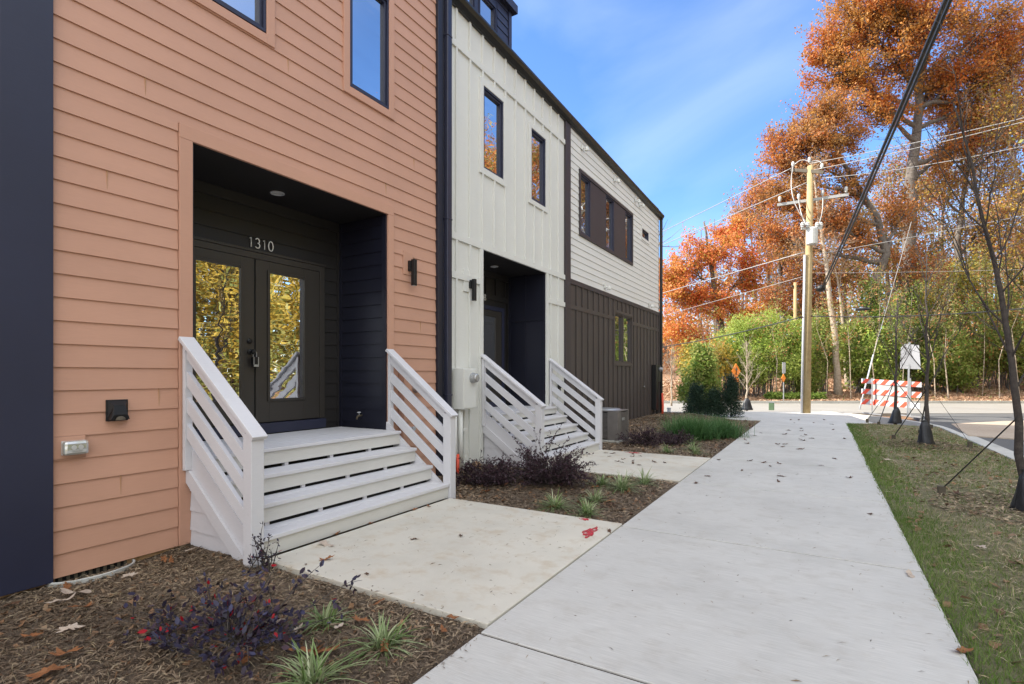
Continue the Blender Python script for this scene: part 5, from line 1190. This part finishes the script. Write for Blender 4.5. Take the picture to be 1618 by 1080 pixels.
for a_, b_, m_, sag in ((( 1279,256,19.4),(1253,263,19.8),(1266,246,19.6),0), ((1279,256,19.4),(1299,266,19.1),(1300,248,19.2),0), ((1283,360,19.05),(1253,263,19.8),(1240,320,19.3),0), ((1262,314,19.7),(1276,359,19.0),(1264,340,19.3),0), ((1300,308,19.3),(1291,359,19.),(1302,340,19.1),0)):
    mb.tube(bez(at(*a_), at(*m_), at(*b_), 8), .018, 5, False)
mb.build('jumper_wires', 'wire', pole, smooth=True)
b = at(1297, 455, 19.2); MB().lathe(b-[0, 0, .14], [(.02, 0), (.13, .05), (.16, .14), (.13, .22), (.02, .27)], 14).build('splice_case', 'cable', pole, smooth=True)
def wire(p0, p1, sag, r, mat, label, group, ext=0., name='power_line'):
    a = at(*p0); b = at(*p1)
    if ext: b = b+(b-a)*ext
    n = 28; t = np.linspace(0, 1, n)[:, None]; p = a*(1-t)+b*t; p[:, 2] -= (4*sag*t*(1-t))[:, 0]
    root = tag(MB().tube([q-a for q in p], r*(.72 if mat == 'wire' else 1), 5).build(name, mat, org=(0, 0, 0), smooth=True), label, 'overhead wire', group); root.location = a
GW = 'overhead wires on the utility pole'
wire((1253, 264, 19.8), (1046, 366, 27), -.0, .022, 'wire', 'pale wire from the pole top down to the left, uppermost', GW, .6)
wire((1275, 288, 19.4), (1046, 387, 27), .0, .022, 'wire', 'pale wire just below the uppermost left one', GW, .6)
wire((1271, 398, 19.3), (1046, 463, 26), .0, .024, 'wire', 'pale wire leaving the pole at mid height to the left', GW, .6)
wire((1271, 436, 19.3), (1046, 499, 26), .0, .014, 'wire', 'thin tan wire below the mid height left wire', GW, .6)
wire((1268, 500, 19.3), (1046, 540, 26), .25, .022, 'cable', 'dark cable low on the pole running left before the bamboo', GW, .6)
wire((1280, 499, 19.3), (1618, 475, 15), .25, .020, 'cable', 'dark cable low on the pole running right', GW, .5)
wire((1279, 258, 19.4), (1618, 180, 15), .12, .017, 'wire', 'upper of the close pair of pale wires running right', GW, .5)
wire((1286, 268, 19.3), (1618, 186, 15), .12, .017, 'wire', 'lower of the close pair of pale wires running right', GW, .5)
wire((1299, 281, 19.1), (1618, 218, 15), .25, .015, 'wire', 'third pale wire running right below the close pair', GW, .5)
wire((1288, 402, 19.2), (1618, 338, 16), .05, .014, 'wire', 'pale wire running right from below the transformer', GW, .5)
wire((1288, 431, 19.2), (1618, 423, 16), .05, .008, 'wire', 'faint thin wire running right at mid height', GW, .5)
b = at(1362, 489, 18.1); mb = MB().tube([at(1352, 488.6, 18.25), at(1374, 487.5, 18.0)], .05, 8); tag(mb.build('cable_sleeve', 'cable'), 'black sleeve on the dark cable right of the pole', 'cable sleeve')
wire((1300, 452, 19.1), (1488, 0, 6.2), .12, .028, 'cable', 'thick black cable rising toward the camera, left strand', 'thick black service cables overhead', .7, 'service_cable')
wire((1302, 455, 19.1), (1494, 0, 6.0), .14, .022, 'cable', 'thick black cable rising toward the camera, right strand', 'thick black service cables overhead', .7, 'service_cable')
g = ground_at(1257, 33); t = thing('utility_pole', g, 'thin pale wooden pole standing among the bamboo behind', 'utility pole', 'wooden utility poles')
MB().tube([g-[0, 0, .3], at(1256.5, 446, 33)], [.13, .10], 10).build('pole', 'pine', t, smooth=True); MB().bar(at(1250, 452, 33), at(1263, 452, 33), .08, .1).build('crossarm', 'stake', t)
g = ground_at(1357, 22.8); t = thing('guy_wire', g, 'leaning guy wire in a white plastic guard behind the barricade', 'guy wire')
MB().tube([g, at(1380, 560, 23.2)], .030, 8).build('guard', 'signwhite', t, smooth=True); MB().tube([at(1380, 560, 23.2), at(1400, 490, 23.5), at(1440, 350, 24.5)], .012, 5).build('wire', 'wire', t)

# ------------------------------------------------------------------ signs, barricade, far house
def diamond(c, half, right, mat, mb=None):
    up = np.array([0, 0, 1.]); r = np.array(right)/np.linalg.norm(right); n = np.cross(r, up)*.01
    mb = mb or MB(); return mb.prism([c+up*half-n, c+r*half-n, c-up*half-n, c-r*half-n], 2*n)
g = ground_at(1163, 28.6); t = thing('warning_sign', g, 'orange diamond roadwork sign left of the pale young tree', 'sign', 'orange warning signs')
MB().bar(g-[0, 0, .2], at(1163, 578, 28.6), .05, .05, up=(1, 0, 0)).build('post', 'steel', t)
rgt = np.array(G(1, .7)); c = at(1163, 586, 28.5); diamond(c, .42, rgt, None).build('panel', 'signorange', t); 
c2 = at(1163, 600, 28.5); r_ = rgt/np.linalg.norm(rgt); nn = np.array([r_[1], -r_[0], 0]); MB().prism([c2+r_*.2+[0, 0, .12], c2+r_*.2-[0, 0, .12], c2-r_*.2-[0, 0, .12], c2-r_*.2+[0, 0, .12]], nn*.012).build('plate', 'signorange', t)
mb = MB(); cc = c+nn*.014
mb.prism([cc+r_*.05+[0, 0, .22], cc-r_*.12+[0, 0, .05], cc-r_*.04+[0, 0, .05], cc-r_*.04-[0, 0, .2], cc+r_*.04-[0, 0, .2], cc+r_*.04+[0, 0, .05], cc+r_*.14+[0, 0, .05]], nn*.004); mb.build('arrow', 'black', t)
g = ground_at(1238, 27.95); t = thing('warning_sign', g, 'small orange diamond under a white plate left of the utility pole', 'sign', 'orange warning signs')
MB().bar(g-[0, 0, .2], at(1238, 573, 27.9), .05, .05, up=(1, 0, 0)).build('post', 'steel', t)
diamond(at(1238, 597, 27.85), .22, rgt, None).build('panel', 'signorange', t)
c2 = at(1238.5, 581, 27.85); MB().prism([c2+r_*.16+[0, 0, .30], c2+r_*.16-[0, 0, .28], c2-r_*.16-[0, 0, .28], c2-r_*.16+[0, 0, .30]], nn*.012).build('plate', 'signwhite', t)
g = ground_at(1219, 20.9); g[2] = 0; t = thing('marker_box', g, 'small green utility marker box left of the pole base', 'utility box')
L0 = np.array(G(1, 0)); mb = MB(); mb.bar(g, g+[0, 0, .30], .19, .16, up=(0, 1, 0)); mb.build('body', plain('green_box', (.09, .15, .08), .6), t, bevel=.01)
MB().bar(g+[0, 0, .30], g+[0, 0, .325], .21, .18, up=(0, 1, 0)).build('lid', 'steel', t)
g = np.array([*gp(1057, 651, .1), .1]); t = thing('cleanout_pipe', g, 'short white capped pipe at the far corner of the brown house', 'pipe')
MB().tube([g-[0, 0, .1], g+[0, 0, .12]], .06, 14).build('pipe', 'signwhite', t); MB().tube([g+[0, 0, .12], g+[0, 0, .16]], .072, 14).build('cap', 'signwhite', t)
# striped barricade
dL, dR = 19.4, 17.6
g = (ground_at(1408, 18.5)); g[2] = 0; t = thing('barricade', g, 'red and white striped road barricade with three rails beyond the verge', 'barricade')
rails = [((1361, 597.5), (1456, 603.5), 7.8), ((1361, 613.5), (1456, 619.5), 8.5), ((1360, 629.5), (1454, 636.5), 9.)]
for (u0, v0), (u1, v1), hp in rails:
    a = at(u0, v0, dL); b_ = at(u1, v1, dR); ax = b_-a; ln = np.linalg.norm(ax); ax /= ln; hh = hp*18.5/F; nn2 = np.cross(ax, [0, 0, 1]); nn2 /= np.linalg.norm(nn2)
    r0_ = MB().prism([a, b_, b_-[0, 0, hh], a-[0, 0, hh]], -nn2*.02).build('rail', 'signwhite', t)
    q = .0; mb = MB(); sw = .16; sk = hh*.9
    while q < ln:
        lo0, lo1 = q, min(q+sw, ln); hi0, hi1 = q+sk, q+sw+sk
        if hi1 < ln: mb.prism([a+ax*hi0+nn2*.003, a+ax*hi1+nn2*.003, a+ax*lo1-[0, 0, hh]+nn2*.003, a+ax*lo0-[0, 0, hh]+nn2*.003], nn2*.002)
        q += sw*2.05
    mb.build('stripes', 'barred', r0_)
for u, v, d in ((1378, 655, 18.95), (1438, 660, 17.9)):
    a = at(u, 597, d); bb = np.array([a[0], a[1], 0]); MB().bar(bb, a, .045, .045, up=(0, 1, 0)).build('upright', 'steel', t); f1 = np.array(G(0, .5)); MB().bar(bb-f1, bb+f1, .05, .05).build('foot', 'steel', t)
a = at(1380, 606, 19.02); b_ = at(1436, 610, 18.0); MB().prism([a, b_, b_-[0, 0, .62], a-[0, 0, .62]], np.array(G(0, .015))).build('backing_panel', 'panelgrey', t)
g = at(1434, 592, 17.3); g[2] = 0; t = thing('road_sign', g, 'plain white sign on a steel post seen from behind, beyond the verge', 'sign')
MB().bar(g, at(1437, 540, 17.3), .05, .035, up=(0, 1, 0)).build('post', 'steel', t)
q = [at(1424, 549, 17.35), at(1431, 543, 17.35), at(1452, 545, 17.15), at(1455, 583, 17.15), at(1423, 582, 17.4)]; MB().prism(q, np.array(G(0, .012))).build('panel', 'signwhite', t)
# far pale house
g = ground_at(1050, 62); t = thing('distant_house', g, 'pale grey house far behind the corner, half hidden by trees', 'house')
def lb(L0, L1, D0, D1, z0, z1, nm, m_, par=None, mb=None):
    mb = mb or MB(); mb.prism([G(L0, D0, z0), G(L1, D0, z0), G(L1, D1, z0), G(L0, D1, z0)], (0, 0, z1-z0)); return mb.build(nm, m_, par)
lb(11, 20.8, 60, 67, .4, 3.6, 'wall', 'plastic', t)
mb = MB(); mb.prism([G(10.6, 59.6, 3.6), G(10.6, 67.4, 3.6), G(10.6, 63.5, 5.4)], np.array(G(10.6, 0))); mb.build('roof', 'stake', t)
for L0_ in (13, 16.2, 18.6):
    f_ = lb(L0_, L0_+1, 59.93, 60.0, 1.7, 3.0, 'window', 'signwhite', t); lb(L0_+.1, L0_+.9, 59.9, 59.93, 1.8, 2.9, 'pane', 'glass', f_)
